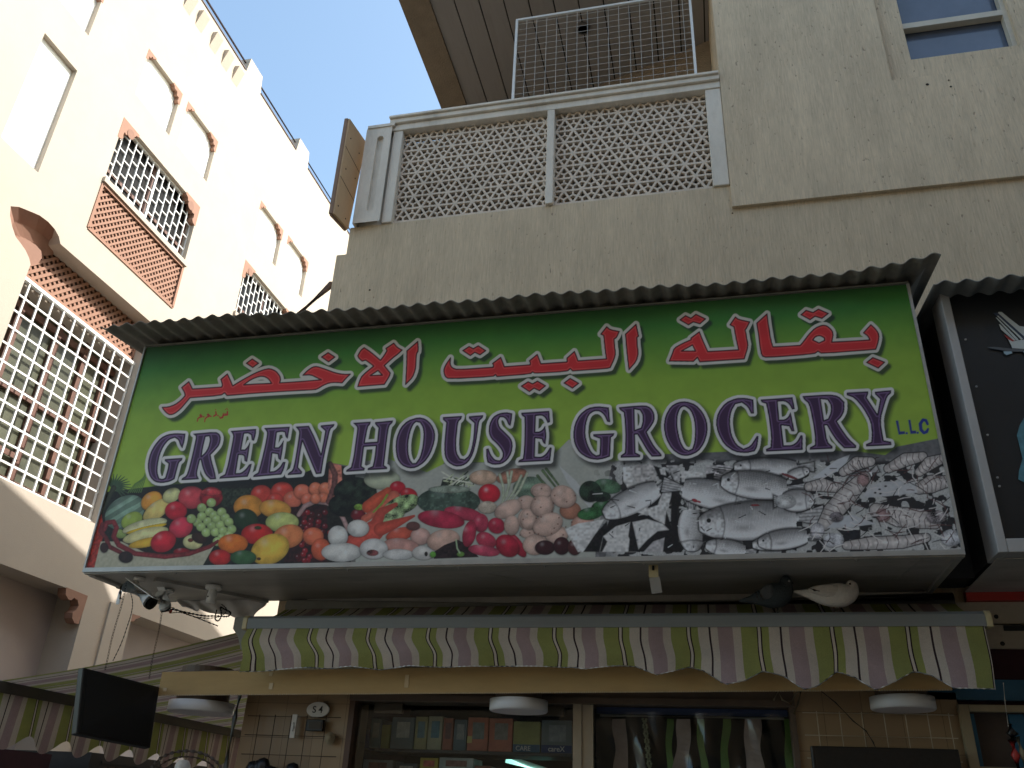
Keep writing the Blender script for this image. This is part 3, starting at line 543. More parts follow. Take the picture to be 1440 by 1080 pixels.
ge(zE, [(235,155),(240,245),(222,245),(200,200),(160,172),(115,182),(87,230),(75,300),(87,390),(122,458),(170,487),(218,468),(250,420),(262,400),(270,402),(262,470),(245,500),(190,513),(110,505),(40,455),(0,380),(-15,310),(0,240),(50,175),(120,145),(180,143)])
ge(zE, [(288,155),(500,140),(515,215),(500,218),(480,182),(450,162),(400,165),(410,290),(450,290),(475,270),(488,242),(513,365),(497,365),(480,332),(425,325),(440,465),(500,463),(535,438),(558,395),(568,398),(568,490),(325,502),(325,488),(355,475),(360,400),(345,280),(325,180),(295,170)])
ge(zE, [(572,132),(750,120),(810,130),(850,170),(850,230),(830,270),(800,300),(830,350),(880,420),(930,465),(928,478),(850,480),(800,430),(760,370),(735,325),(715,325),(735,440),(770,470),(768,483),(620,490),(620,478),(655,460),(655,400),(640,300),(615,180),(580,152)], [(690,148),(738,153),(762,190),(762,240),(743,283),(712,295)])
ge(zE, [(870,108),(1010,100),(1010,115),(1000,140),(1075,255),(1095,150),(1060,115),(1060,102),(1165,92),(1165,108),(1140,130),(1120,190),(1095,280),(1100,350),(1115,430),(1165,440),(1168,458),(1000,468),(1000,455),(1035,440),(1040,380),(1030,300),(980,210),(920,140),(870,122)])
def put(al, c, mul=None): 
    col = srgb(c)[None, None, :] if mul is None else srgb(c)[None, None, :]*mul[..., None]
    IMG[:] = IMG*(1-al[..., None]) + col*al[..., None]
put(ss(6.5, 1.5, SA)*.88, (22,36,30)); put(ss(11, 1.0, SE)*.85, (24,26,28))
put(ss(5.1, 4.3, FA), (216,210,200)); put(ss(4.9, 4.1, FE), (230,226,224))
put(ss(1.1, .5, FA), (60,16,22)); put(ss(-.5, -1.2, FA), (218,40,44)); put(ss(.9, .2, FE), (26,16,32)); put(ss(-.6, -1.3, FE), (80,44,86)); put(ss(-1.6,-2.2,FE)*ss(-3.6,-2.8,FE)*.38, (170,140,190)); put(ss(-3.4,-4.2,FE)*.5, (58,32,66)); put(ss(-1.2,-1.8,FA)*ss(-3.2,-2.4,FA)*.22, (255,150,140))
def stroke(z, P, c, soft=.5): chain([(p[0], p[1], p[2]*1.25) for p in z(P)], c, shade=False, nz=0, soft=soft)
BL = (34,52,140)
poly(zE([(1198,295),(1215,294),(1227,368),(1260,367),(1262,385),(1218,390)]), BL, 0); poly(zE([(1282,290),(1298,289),(1308,363),(1335,362),(1337,382),(1298,385)]), BL, 0)
stroke(zE, [(1272,380,6),(1273,380,6)], BL); stroke(zE, [(1346,377,6),(1347,377,6)], BL); stroke(zE, [(1413,318,7),(1402,294,8),(1382,290,8),(1364,318,9),(1368,356,9),(1388,378,8),(1408,370,8),(1416,352,6)], BL)
RD = (176,30,30)
for P in ([(718,712,6),(716,742,8),(700,748,6),(694,728,4)], [(694,745,6),(680,750,6),(676,730,4)], [(676,750,7),(668,770,7),(648,778,6),(638,762,4)], [(700,690,4),(701,690,4)], [(712,680,4),(713,680,4)], [(720,692,4),(721,692,4)], [(622,752,6),(623,752,6)], [(600,712,5),(606,742,7),(580,758,6)], [(599,692,4),(600,692,4)],
          [(551,760,6),(552,760,6)], [(522,742,9),(538,755,7),(510,768,6),(494,782,5),(488,815,4)], [(479,764,6),(480,764,6)], [(446,748,9),(460,762,7),(436,770,6),(420,780,5),(414,810,4)]): stroke(a1, P, RD)
# dirt and fading of the cloth itself
IMG *= (0.93+0.12*N1)[..., None]; IMG = IMG*(1-.05*N4[..., None]) ; IMG = np.clip(IMG, .002, .86)
IMG = (IMG*.92+.012).astype(np.float32)
def banner(parent):
    off = wloc(parent); me = bpy.data.meshes.new('printed_banner'); nv = NU*NV
    co = np.empty((nv, 3), np.float32); co[:, 0] = GX.ravel()-off.x; co[:, 1] = SY-off.y; co[:, 2] = GZ.ravel()-off.z
    idx = np.arange(nv).reshape(NV, NU); fs = np.stack([idx[:-1, :-1], idx[:-1, 1:], idx[1:, 1:], idx[1:, :-1]], -1).reshape(-1, 4)
    me.vertices.add(nv); me.vertices.foreach_set('co', co.ravel()); me.loops.add(fs.size); me.loops.foreach_set('vertex_index', fs.ravel().astype(np.int32))
    me.polygons.add(len(fs)); me.polygons.foreach_set('loop_start', np.arange(0, fs.size, 4, dtype=np.int32)); me.polygons.foreach_set('loop_total', np.full(len(fs), 4, np.int32)); me.update()
    at = me.color_attributes.new('print', 'FLOAT_COLOR', 'POINT'); rgba = np.ones((nv, 4), np.float32); rgba[:, :3] = IMG.reshape(-1, 3); at.data.foreach_set('color', rgba.ravel())
    m, t, b = nt_new('printed_vinyl'); a = node(t, 'ShaderNodeVertexColor', layer_name='print'); L(t, a.outputs[0], b.inputs['Base Color']); b.inputs['Roughness'].default_value = .55; b.inputs['Specular IOR Level'].default_value = .3
    me.materials.append(m); o = bpy.data.objects.new('printed_banner', me); C.objects.link(o); o.parent = parent; return o
# ================================================================ camera, light
cam = bpy.data.cameras.new('camera'); co_ = bpy.data.objects.new('camera', cam); C.objects.link(co_)
cam.sensor_fit = 'HORIZONTAL'; cam.sensor_width = 36.0; cam.lens = 36.0*F_PX/1440.0; cam.clip_start = 0.05; cam.clip_end = 500
mw = Matrix([[R3[i, 0], R3[i, 1], R3[i, 2], (0, 0, H)[i]] for i in range(3)] + [[0, 0, 0, 1]]); co_.matrix_world = mw; SC.camera = co_
SUN = Vector((1.0, 0.25, 1.05)).normalized()
EL = math.asin(SUN.z); AZ = math.atan2(SUN.x, SUN.y)
sl_ = bpy.data.lights.new('sun', 'SUN'); sl_.energy = 3.0; sl_.angle = math.radians(0.5); sl_.color = (1.0, 0.965, 0.90)
so = bpy.data.objects.new('sun', sl_); so.rotation_euler = SUN.to_track_quat('Z', 'Y').to_euler(); so.location = (20, 5, 30); C.objects.link(so)
wd = bpy.data.worlds.new('World'); SC.world = wd; wd.use_nodes = True; wt = wd.node_tree
sky = wt.nodes.new('ShaderNodeTexSky'); sky.sky_type = 'NISHITA'; sky.sun_disc = False; sky.sun_elevation = EL; sky.sun_rotation = AZ
sky.air_density = 1.0; sky.dust_density = 2.2; sky.ozone_density = 1.0
tn = wt.nodes.new('ShaderNodeVectorMath'); tn.operation = 'MULTIPLY'; tn.inputs[1].default_value = (0.94, 0.98, 0.88)
wt.links.new(sky.outputs[0], tn.inputs[0]); wt.links.new(tn.outputs[0], wt.nodes['Background'].inputs[0]); wt.nodes['Background'].inputs[1].default_value = 0.15
SC.view_settings.view_transform = 'Standard'; SC.view_settings.look = 'None'; SC.view_settings.exposure = EXPO; SC.view_settings.gamma = 1.0

# ================================================================ ground
M['ground'] = mat('grey_paving', (0.19, 0.175, 0.15), 0.85, 0.15, 1.5, bump=.2, dirt=(0.08,0.075,0.07), damt=.5)
g = MB(); g.add([(-80,-80,0),(80,-80,0),(80,80,0),(-80,80,0)], [(0,1,2,3)]); go = g.build('ground', M['ground']); tag(go, kind='structure')

# two added unseen buildings, behind and right of the camera, shading the shop front
ob_ = thing('added_shade_building', (4, -3, 0), 'plain warm beige building added unseen behind the camera to shade the shop front', 'building')
q = MB(); q.wall([(-7, 0.001), (16, 0.001), (16, 10.5), (-7, 10.5)], [[(x, z), (x+1.3, z), (x+1.3, z+1.5), (x, z+1.5)] for x in (-5.5, -2, 1.5, 5, 8.5, 12) for z in (4.2, 7.4)], lambda a, b: (a, -3, b), (0, -.15, 0)); q.box((-7, -12, 0), (16, -3.3, 10.5)); q.build('wall', M['lane_wall'], ob_, fixn=False)
q = MB(); q.box((-6.9, -3.2, 4), (15.9, -3.16, 9.5)); q.build('window', M['dark_glass'], ob_)
ob_ = thing('added_shade_building', (12, 0, 0), 'tall beige building added out of frame at the right to shade the shop front', 'building')
q = MB(); q.box((12, -4.0, 0), (24, 5.1, 24)); q.build('wall', M['lane_wall'], ob_)

# ================================================================ apartment building on the left
ab = thing('apartment_building', (-9, 10, 0), 'tall sunlit cream building with terracotta lattices and white niches, left across the lane', 'building')
XF = -9.0
def F(y, z): return (XF, y, z + H)
def rect(y0, y1, z0, z1): return [(y0, z0), (y1, z0), (y1, z1), (y0, z1)]
niches = [rect(6.90, 7.62, 7.98, 10.01), rect(6.55, 7.58, 10.74, 11.78), rect(8.81, 9.82, 10.76, 11.78), rect(10.07, 11.10, 10.77, 11.79), rect(12.98, 14.0, 10.80, 11.79), rect(14.3, 15.34, 10.84, 11.84), rect(17.1, 18.1, 10.84, 11.84)]
bays = [(8.77, 11.08, 8.87, 10.12), (12.9, 15.2, 8.93, 10.16)]
lats = [(8.76, 11.07, 7.87, 8.74), (12.9, 15.2, 7.9, 8.76)]
def fpx(px, py): p = atx(px, py, XF); return (p.y, p.z - H)
lobe_hi = [fpx(*p) for p in [(22,333),(17,318),(14,303),(15,290),(27,291),(42,297),(56,303),(68,312),(77,322),(83,333),(85,343)]]
lobe_lo = [fpx(*p) for p in [(43,372),(41,363),(36,352),(29,342),(22,333)]]
bigop = [(8.03, 3.74), (10.78, 3.74), (10.78, 7.31)] + lobe_hi[::-1] + lobe_lo[::-1][1:] 
g1 = [(5.5, -1.6), (10.9, -1.6), (10.9, 2.71), (5.5, 2.71)]; g2 = [(12.0, -1.6), (16.4, -1.6), (16.4, 2.69), (12.0, 2.69)]
outer = [(3, -1.6), (40, -1.6), (40, 14.1)]
for y0 in (36.6, 34.15, 31.7, 29.25, 26.8, 24.3, 21.85, 18.95, 16.4, 13.88, 11.42, 8.95, 6.5, 4.05): outer += [(y0+.64, 14.1), (y0+.58, 14.55), (y0+.06, 14.55), (y0, 14.1)]
outer += [(3, 14.1)]
g1 = [(a, b+1e-3 if b < 0 else b) for a, b in g1]; g2 = [(a, b+1e-3 if b < 0 else b) for a, b in g2]
holes = niches + [rect(*b) for b in bays] + [rect(*b) for b in lats] + [bigop, g1, g2]
dn, dbay, dl = (-.09,0,0), (-.17,0,0), (-.07,0,0)
w = MB(); w.wall(outer, holes, F, [dn]*len(niches) + [dbay]*2 + [dl]*2 + [(-.30,0,0), (-.5,0,0), (-.5,0,0)])
w.box((-20, 3, 0), (-9.75, 40, 15.6)); w.build('wall', M['cream'], ab, fixn=False)
for k, n in enumerate(niches):
    q = MB(); (a, b), (c, d) = n[0], n[2]; q.box((XF-.15, a-.02, b-.02+H), (XF-.09, c+.02, d+.02+H)); q.build('niche_panel', M['white_render'], ab)
CP = [(0,0),(.30,0),(.30,-.035),(.255,-.05),(.24,-.085),(.20,-.10),(.165,-.08),(.14,-.11),(.14,-.15),(.105,-.17),(.075,-.16),(.07,-.21),(.085,-.245),(.06,-.28),(.02,-.29),(0,-.29)]
def corner(y, z, sgn, s, t=.085, m='pink_stone', x=XF+.004, name='corner_bracket'):
    q = MB(); q.prism([(x, y + sgn*a*s, z + b*s + H) for a, b in CP], (-t, 0, 0)); return q.build(name, M[m], ab)
for n in niches[1:]:
    (a, b), (c, d) = n[0], n[2]; corner(a-.03, d+.03, 1, .78); corner(c+.03, d+.03, -1, .98)
def disc_hole_piece(y, z, sgn, s):
    c = corner(y, z, sgn, s, .12)
    q = MB(); q.lathe((XF+.012, y+sgn*.17*s, z-.11*s+H), [(.001,-.004),(.058*s,-.004),(.06*s,0)], 20, 'x'); q.build('round_boss', M['terra'], c)
for bi, (a, b, c, d) in enumerate(bays):
    disc_hole_piece(a-.03, d+.03, 1, 1.45); disc_hole_piece(b+.03, d+.03, -1, 1.55)
    gw = MB(); gw.box((XF-.22, a-.02, c-.02+H), (XF-.19, b+.02, d+.02+H)); win = gw.build('window', M['dark_glass'], ab)
    fr = MB()
    for yy in (a+.03, (a+b)/2, b-.03): fr.box((XF-.185, yy-.035, c+H), (XF-.165, yy+.035, d+H))
    fr.box((XF-.184, a, c+.30+H), (XF-.166, b, c+.36+H)); fr.build('window_frame', M['brown_wood'], win)
    gr = MB(); nc = 14; dy = (b-a)/nc; xg = XF-.10
    for k in range(nc+1):
        t = .045 if k == nc//2 else .018; gr.box((xg-.004, a+k*dy-t/2, c+H), (xg+.02, a+k*dy+t/2, d+H))
    for k in range(nc):
        o = .0 if k % 2 else .5
        for r in range(6):
            z = c + (r+o)*.272
            if c-.001 < z < d: gr.box((xg-.003, a+k*dy+.009, z-.009+H), (xg+.017, a+(k+1)*dy-.009, z+.009+H))
    for z in (c+.015, d-.015): gr.box((xg-.022, a, z-.015+H), (xg+.022, b, z+.015+H))
    gr.build('window_grille', M['white_paint'], ab)
    sq = MB(); sq.box((XF+.002, a-.04, c-.10+H), (XF+.05, b+.04, c-.012+H)); sq.build('window_sill', M['cream'], ab)
def lattice(y0, y1, z0, z1, x, sp=.086, wd=.037, back='terra'):
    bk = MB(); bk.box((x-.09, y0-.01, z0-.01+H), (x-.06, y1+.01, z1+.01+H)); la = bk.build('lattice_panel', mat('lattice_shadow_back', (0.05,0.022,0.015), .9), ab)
    s = MB(); Wd, Hh = y1-y0, z1-z0
    for sg, xo in ((1, 0.0), (-1, -.018)):
        k = -Hh
        while k < Wd + Hh:
            # line y = k + sg*t
            if sg > 0: ta, tb = max(0, -k), min(Hh, Wd-k)
            else: ta, tb = max(0, k-Wd), min(Hh, k)
            if tb-ta > .03: s.bar((x+xo-.02, y0+k+sg*ta, z0+ta+H), (x+xo-.02, y0+k+sg*tb, z0+tb+H), wd, .017, up=(1,0,0))
            k += sp*1.414
    s.build('lattice_slats', M['pink_stone'] if back == 'terra' else M['terra'], la)
    f = MB()
    for a, b in (((y0, z0), (y1, z0)), ((y0, z1), (y1, z1)), ((y0, z0), (y0, z1)), ((y1, z0), (y1, z1))):
        f.bar((x+.006, a[0], a[1]+H), (x+.006, b[0], b[1]+H), .05, .03, up=(1,0,0))
    f.build('lattice_frame', M['pink_stone'], la)
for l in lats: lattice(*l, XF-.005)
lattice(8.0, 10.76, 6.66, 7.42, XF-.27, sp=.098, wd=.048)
# brown lining of the cusped arch corner
lin = MB(); inner_px = [(22,333),(24,335),(28,338),(33,341),(38,344),(44,348),(50,352),(57,356),(64,360),(74,358),(85,345)]
inn = [atx(*p, XF-.27) for p in inner_px]; mid_ = []
for (a_, b_), r_ in zip(lobe_hi, inn):
    p0 = Vector((XF-.003, a_, b_+H)); pm = p0.lerp(r_, .45) + Vector((-.05, 0, .03)); mid_.append((p0, pm, r_))
for m0_, m1_ in zip(mid_[:-1], mid_[1:]):
    for k in (0, 1): lin.add([m0_[k], m1_[k], m1_[k+1], m0_[k+1]], [(0,1,2,3)])
lin.build('arch_lining', M['terra'], ab, True, fixn=False)
lo_in = [(22,333),(29,342),(36,352),(41,363),(43,373)]; lo_out = [(53,371),(59,363),(58,353),(50,344),(37,337)]
mo = MB(); mo.prism([atx(*p, XF-.03) for p in lo_in+lo_out], (-.21, 0, 0)); mo.build('arch_corbel', M['terra'], ab)
mo = MB(); mo.box((XF-.25, 7.2, 6.80+H), (XF-.24, 8.12, 7.6+H)); mo.build('arch_back_plate', M['terra'], ab)

# great white grid window
yg0, yg1, zg0, zg1 = 8.0, 10.78, 3.78, 6.58; xg = XF-.22
gw = MB(); gw.box((XF-.62, yg0-.3, zg0-.1+H), (XF-.58, yg1+.3, zg1+.2+H)); win = gw.build('window', M['olive_glass'], ab)
fr = MB()
for yy in (8.05, 8.62, 9.4, 10.06, 10.6): fr.box((XF-.575, yy-.06, zg0+H), (XF-.52, yy+.06, zg1+.1+H))
for zz_ in (3.95, 5.2, 6.4): fr.box((XF-.57, yg0, zz_-.05+H), (XF-.525, yg1+.2, zz_+.05+H))
fr.box((XF-.519, 8.62, 4.28+H), (XF-.50, 9.4, 4.36+H)); fr.build('window_frame', M['brown_wood'], win)
gr = MB(); cell = .2435
for k in range(12): gr.box((xg-.002, yg1-.03-k*cell-.014, zg0+H), (xg+.02, yg1-.03-k*cell+.014, zg1+H))
for k in range(12): gr.box((xg-.001, yg0, zg1-.03-k*cell*1.03-.014+H), (xg+.017, yg1, zg1-.03-k*cell*1.03+.014+H))
gr.box((xg-.04, yg0, zg0-.02+H), (xg+.05, yg1+.01, zg0+.05+H)); gr.box((xg-.04, yg0, zg1-.03+H), (xg+.03, yg1, zg1+.02+H)); gr.build('window_grille', M['white_paint'], ab)
q = MB(); q.box((XF-.30, yg1+.001, zg0-.04+H), (XF-.63, yg1+.12, 7.5+H)); q.box((XF-.63, 7.6, 6.57+H), (XF-.37, 11, 6.64+H)); q.box((XF-.63, 7.6, 3.6+H), (XF-.001, 10.779, 3.739+H)); q.build('window_reveal', M['cream'], ab)
# ground floor recesses
q = MB(); q.box((XF-.6, 5.4, 0), (XF-.5, 11.0, 4.4)); q.box((XF-.6, 11.9, 0), (XF-.5, 16.5, 4.4)); q.build('recess_wall', M['pink_render'], ab)
def spb(pts, name='corner_bracket'):
    q = MB(); q.prism([(XF+.004, *[(v, v2+H) for v, v2 in [fpx(*p)]][0]) for p in pts], (-.14, 0, 0)); q.build(name, M['pink_stone'], ab)
z6a = lambda x, y: (x/6, 780+y/6)
spb([z6a(*p) for p in [(560,275),(740,348),(700,480),(660,585),(625,575),(608,535),(612,490),(640,470),(662,430),(655,385),(625,362),(600,385),(575,375),(552,335)]])
z7a = lambda x, y: (140+x/6, 800+y/6)
spb([z7a(*p) for p in [(232,372),(345,398),(338,412),(300,425),(288,445),(262,440),(250,465),(228,440)]])
q = MB(); q.box((XF+.002, 11.42, 0), (XF+.03, 11.98, 4.34)); q.build('pilaster', M['cream'], ab)
# wedge corbels below the parapet, rail, coping line
for px_, py_ in [(265,4),(281,31),(302,56),(318,81),(333,101)]:
    y, z = fpx(px_, py_); q = MB(); z0 = 13.34; q.prism([(XF+.001, y-.1, z0+.10+H), (XF+.001, y-.1, z0+.50+H), (XF+.11, y-.1, z0+.48+H)], (0, .22, 0)); q.build('corbel', M['cream'], ab)
for y in (4.2, 5.4, 6.0, 6.7, 7.3, 8.1, 8.6): q = MB(); q.prism([(XF+.001, y-.1, 13.44+H), (XF+.001, y-.1, 13.86+H), (XF+.11, y-.1, 13.84+H)], (0, .22, 0)); q.build('corbel', M['cream'], ab)
q = MB(); q.tube([(XF-.1, 3, 14.42+H), (XF-.1, 40, 14.42+H)], .032, 8); q.build('roof_rail', M['rail_metal'], ab)
q = MB()
for y0 in (3, 4.69, 7.14, 9.59, 12.06, 14.52, 17.04, 19.6, 22.5, 24.95, 27.4, 29.9, 32.3, 34.8):
    q.box((XF-.25, y0+.01, 14.1+H), (XF+.02, y0+1.79, 14.125+H)); q.build('roof_coping', M['rail_metal'], ab); q = MB()
q = MB()
for y0 in (6.5, 8.95, 11.42, 13.88, 16.4, 18.95, 21.85): q.add([(XF-.001,y0,14.1+H),(XF-.001,y0+.06,14.55+H),(XF-.001,y0+.58,14.55+H),(XF-.001,y0+.64,14.1+H),(XF-.3,y0,14.1+H),(XF-.3,y0+.06,14.55+H),(XF-.3,y0+.58,14.55+H),(XF-.3,y0+.64,14.1+H)], [(0,1,5,4),(1,2,6,5),(2,3,7,6),(4,5,6,7)]); q.build('merlon_body', M['cream'], ab); q = MB()

# ================================================================ shop building
sb = thing('shop_building', (-2.83, 5.25, 0), 'beige combed-plaster building above the grocery sign, with a pierced balcony', 'building')
W = 5.25; xd1_ = .43
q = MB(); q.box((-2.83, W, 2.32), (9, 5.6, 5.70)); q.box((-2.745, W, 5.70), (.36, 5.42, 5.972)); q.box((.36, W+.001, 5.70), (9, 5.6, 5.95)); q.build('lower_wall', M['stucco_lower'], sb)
q = MB(); q.box((-2.83, 7.1, 0), (9, 19, 5.69)); q.box((-2.83, 5.601, 2.55), (9, 7.099, 5.69)); q.box((xd1_+.5, 5.601, 0), (9, 7.099, 2.549)); q.box((.6, 7.4, 5.7), (9, 19, 10.1)); q.box((-2.83, 7.6, 5.7), (.59, 19, 10.1)); q.build('rear_block', M['stucco'], sb)
yb = 5.218; X0 = .3548; wt_ = aty(1256, 0, yb+.04); wl = aty(1281, 84, yb+.04); wr = aty(1435, 62, yb+.04); rc = aty(1254, 113, yb)
F2 = lambda y: (lambda a, b: (a, y, b))
q = MB(); rec = [(rc.x, rc.z), (2.80, rc.z), (2.80, 8.5), (rc.x, 8.5)]; ZB = aty(1030, 290, yb).z
q.wall([(X0, ZB), (9, ZB), (9, 12.2), (X0, 12.2)], [rec], F2(yb), (0, .04, 0))
q.wall([(rc.x-.1, rc.z-.1), (2.9, rc.z-.1), (2.9, 8.6), (rc.x-.1, 8.6)], [[(wl.x, wl.z), (wr.x, wl.z), (wr.x, 8.25), (wl.x, 8.25)]], F2(yb+.04), (0, .12, 0))
q.add([(X0, yb, ZB), (X0, yb, 12.2), (X0, 7.2, 12.2), (X0, 7.2, ZB), (9, yb, ZB), (9, 5.3, ZB), (X0, 5.3, ZB)], [(0,1,2,3), (0,4,5,6)]); q.build('upper_wall', M['stucco'], sb, fixn=False)
q = MB(); q.box((wl.x-.05, yb+.15, wl.z-.05), (wr.x+.05, yb+.17, 8.3)); win = q.build('window', mat('bluish_window_glass', (0.10,0.125,0.18), .08, .25, 1.2), sb)
mb_ = aty(1268, 40, yb+.1).z; q = MB(); q.box((wl.x, yb+.08, mb_-.028), (wr.x, yb+.14, mb_+.028)); q.box((wr.x-.035, yb+.081, wl.z), (wr.x, yb+.139, 8.25)); q.box((wl.x, yb+.10, mb_+.0281), (wl.x+.02, yb+.139, 8.25)); q.box((wl.x, yb+.10, wl.z), (wl.x+.014, yb+.139, mb_-.0281)); q.build('window_frame', mat('cream_window_frame', (0.55,0.50,0.40), .5), win)
# balcony
PL = aty(498, 322, W).x; P1x = aty(536, 318, W).x; P2x = aty(551, 315, W).x; S1 = aty(767, 292, W).x; S2 = aty(778, 290, W).x; E1 = aty(1003, 264, W).x; zb = 5.975
zt = aty(563, 190, W).z; zr = aty(720, 148, W).z
print('balcony', PL, P1x, P2x, S1, S2, E1, zb, zt, zr, 'block', X0, ZB)
q = MB(); slot = []; cx_ = (PL+P1x)/2+.02
for k in range(9): a = math.pi*k/8; slot.append((cx_+.03*math.cos(a), zt-.06+.03*math.sin(a)))
for k in range(9): a = math.pi+math.pi*k/8; slot.append((cx_+.03*math.cos(a), zb+.14+.03*math.sin(a)))
q.wall([(PL, zb), (P1x, zb), (P1x, zt+.07), (PL, zt+.07)], [slot], F2(W-.05), (0, .03, 0))
q.box((cx_-.05, W-.02, zb+.05), (cx_+.05, W+.1, zt)); q.box((PL, W-.049, zb), (PL+.02, W+.35, zt+.069)); q.box((PL+.001, W+.02, zb+.001), (P1x-.001, W+.349, zt+.068)); q.box((PL+.01, W-.06, zt+.07), (P1x+.02, W+.2, zt+.10)); q.build('balcony_post', M['balcony_white'], sb, fixn=False)
for nm, a, b, y0 in (('balcony_post', P1x+.004, P2x, W-.02), ('balcony_post', S1, S2, W-.03), ('balcony_post', E1, X0-.002, W-.02)):
    q = MB(); q.box((a, y0, zb), (b, W+.1, zt+.03)); q.build(nm, M['balcony_white'], sb, bevel=.006)
q = MB(); q.box((P1x-.02, W-.03, zt+.031), (X0-.002, W+.13, zt+.10)); q.box((P1x-.03, W-.055, zt+.101), (X0-.004, W+.15, zr-.028)); q.box((P1x-.035, W-.075, zr-.027), (X0-.006, W+.16, zr)); q.build('handrail', M['balcony_white'], sb, bevel=.006)
def kite(x0, x1, z0, z1, y, s=.149):
    m = MB(); h = s*math.sqrt(3)/2; cyc = [0]
    def seg(a, b, lay, wd=.0185):
        (ax, az), (bx, bz) = a, b
        # clip to the panel
        t0, t1 = 0., 1.; dx, dz = bx-ax, bz-az
        for p, qq in ((-dx, ax-x0), (dx, x1-ax), (-dz, az-z0), (dz, z1-az)):
            if abs(p) < 1e-9:
                if qq < 0: return
            else:
                r = qq/p
                if p < 0: t0 = max(t0, r)
                else: t1 = min(t1, r)
        if t1-t0 < .02: return
        m.bar((ax+dx*t0, y+lay*.0007, az+dz*t0), (ax+dx*t1, y+lay*.0007, az+dz*t1), wd, .035, up=(0,1,0))
    nr = int((z1-z0)/h)+3; ncol = int((x1-x0)/s)+3
    for r in range(-1, nr):
        for c in range(-2, ncol):
            ox = x0+c*s+(r % 2)*s/2; oz = z0+.03+r*h; A = (ox, oz); B = (ox+s, oz); T = (ox+s/2, oz+h); U = (ox+s/2, oz-h)
            seg(A, B, 0); seg(A, T, 1); seg(B, T, 2)
            for tri, b in (((A, B, T), 3), ((A, B, U), 6)):
                gx_ = sum(p[0] for p in tri)/3, sum(p[1] for p in tri)/3
                for k in range(3):
                    mid = ((tri[k][0]+tri[(k+1) % 3][0])/2, (tri[k][1]+tri[(k+1) % 3][1])/2); seg(gx_, mid, b+k, .0155)
    return m
for a, b in ((P2x+.003, S1-.003), (S2+.003, E1-.003)):
    kite(a, b, zb+.004, zt+.03, W+.05).build('balcony_screen', M['screen'], sb)
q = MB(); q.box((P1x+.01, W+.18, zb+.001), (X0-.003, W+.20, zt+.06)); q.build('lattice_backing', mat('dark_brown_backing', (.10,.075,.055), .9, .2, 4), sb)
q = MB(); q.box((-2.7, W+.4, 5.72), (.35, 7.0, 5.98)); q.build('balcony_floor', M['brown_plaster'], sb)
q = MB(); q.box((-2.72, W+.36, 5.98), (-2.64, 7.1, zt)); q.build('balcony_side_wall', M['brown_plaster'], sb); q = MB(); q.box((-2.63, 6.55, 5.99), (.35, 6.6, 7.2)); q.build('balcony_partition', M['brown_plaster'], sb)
# ceiling over the balcony
zc = 7.0+H; q = MB(); q.box((-2.56, 4.9, zc), (-2.27, 7.3, zc+.45)); q.build('ceiling_beam', M['brown_plaster'], sb)
q = MB(); k = 0; x = -2.265
while x < X0:
    x1 = min(x+.222, X0-.003); q.box((x, 4.9, zc+.012), (x1, 7.3, zc+.03)); x += .235
q.build('ceiling_panels', M['ceiling'], sb); q = MB(); q.box((-2.26, 4.91, zc+.06), (X0-.002, 7.3, zc+.1)); q.box((-2.56, 4.9, zc+.451), (X0-.001, 7.35, 12.2)); q.build('ceiling_void', M['dark_gap'], sb)
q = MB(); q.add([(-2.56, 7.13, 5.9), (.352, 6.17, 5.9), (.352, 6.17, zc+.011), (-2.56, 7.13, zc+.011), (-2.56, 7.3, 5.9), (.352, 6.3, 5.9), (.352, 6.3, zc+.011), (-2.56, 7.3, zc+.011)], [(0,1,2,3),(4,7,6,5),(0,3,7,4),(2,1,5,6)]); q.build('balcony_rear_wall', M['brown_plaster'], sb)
lp = atz(820, 40, zc); q = MB(); q.lathe((lp.x, lp.y, zc-.012), [(.045,.0),(.062,-.006),(.07,.006),(.07,.022)], 28); rl = q.build('ceiling_light', mat('grey_lamp_ring', (0.16,0.15,0.14), .4), sb, True); q = MB(); q.lathe((lp.x, lp.y, zc-.020), [(.001,.0),(.046,.0)], 24); q.build('lamp_lens', M['black'], rl)
# wire guard
gm = MB(); xa, xb = aty(720, 146, W).x, aty(979, 108, W).x; za, zz1 = zr+.004, zr+1.08
for k in range(1, int((xb-xa)/.094)+1): gm.bar((xa+k*.094, W+.02, za+.03), (xa+k*.094, W+.02, zz1-.01), .0032, .0032)
n = int((zz1-za)/.074)
for k in range(1, n+1): gm.bar((xa, W+.0246, za+k*.074), (xb, W+.0246, za+k*.074), .003, .003)
wg = gm.build('wire_guard', mat('grey_white_wire', (.5,.48,.45), .6), sb); q = MB()
for a, b in (((xa, za), (xa, zz1)), ((xb, za), (xb, zz1)), ((xa-.011, zz1+.011), (xb+.011, zz1+.011)), ((xa+.012, za+.025), (xb-.012, za+.025))): q.bar((a[0], W+.022, a[1]), (b[0], W+.022, b[1]), .022, .022)
q.build('guard_frame', M['white_paint'], wg)
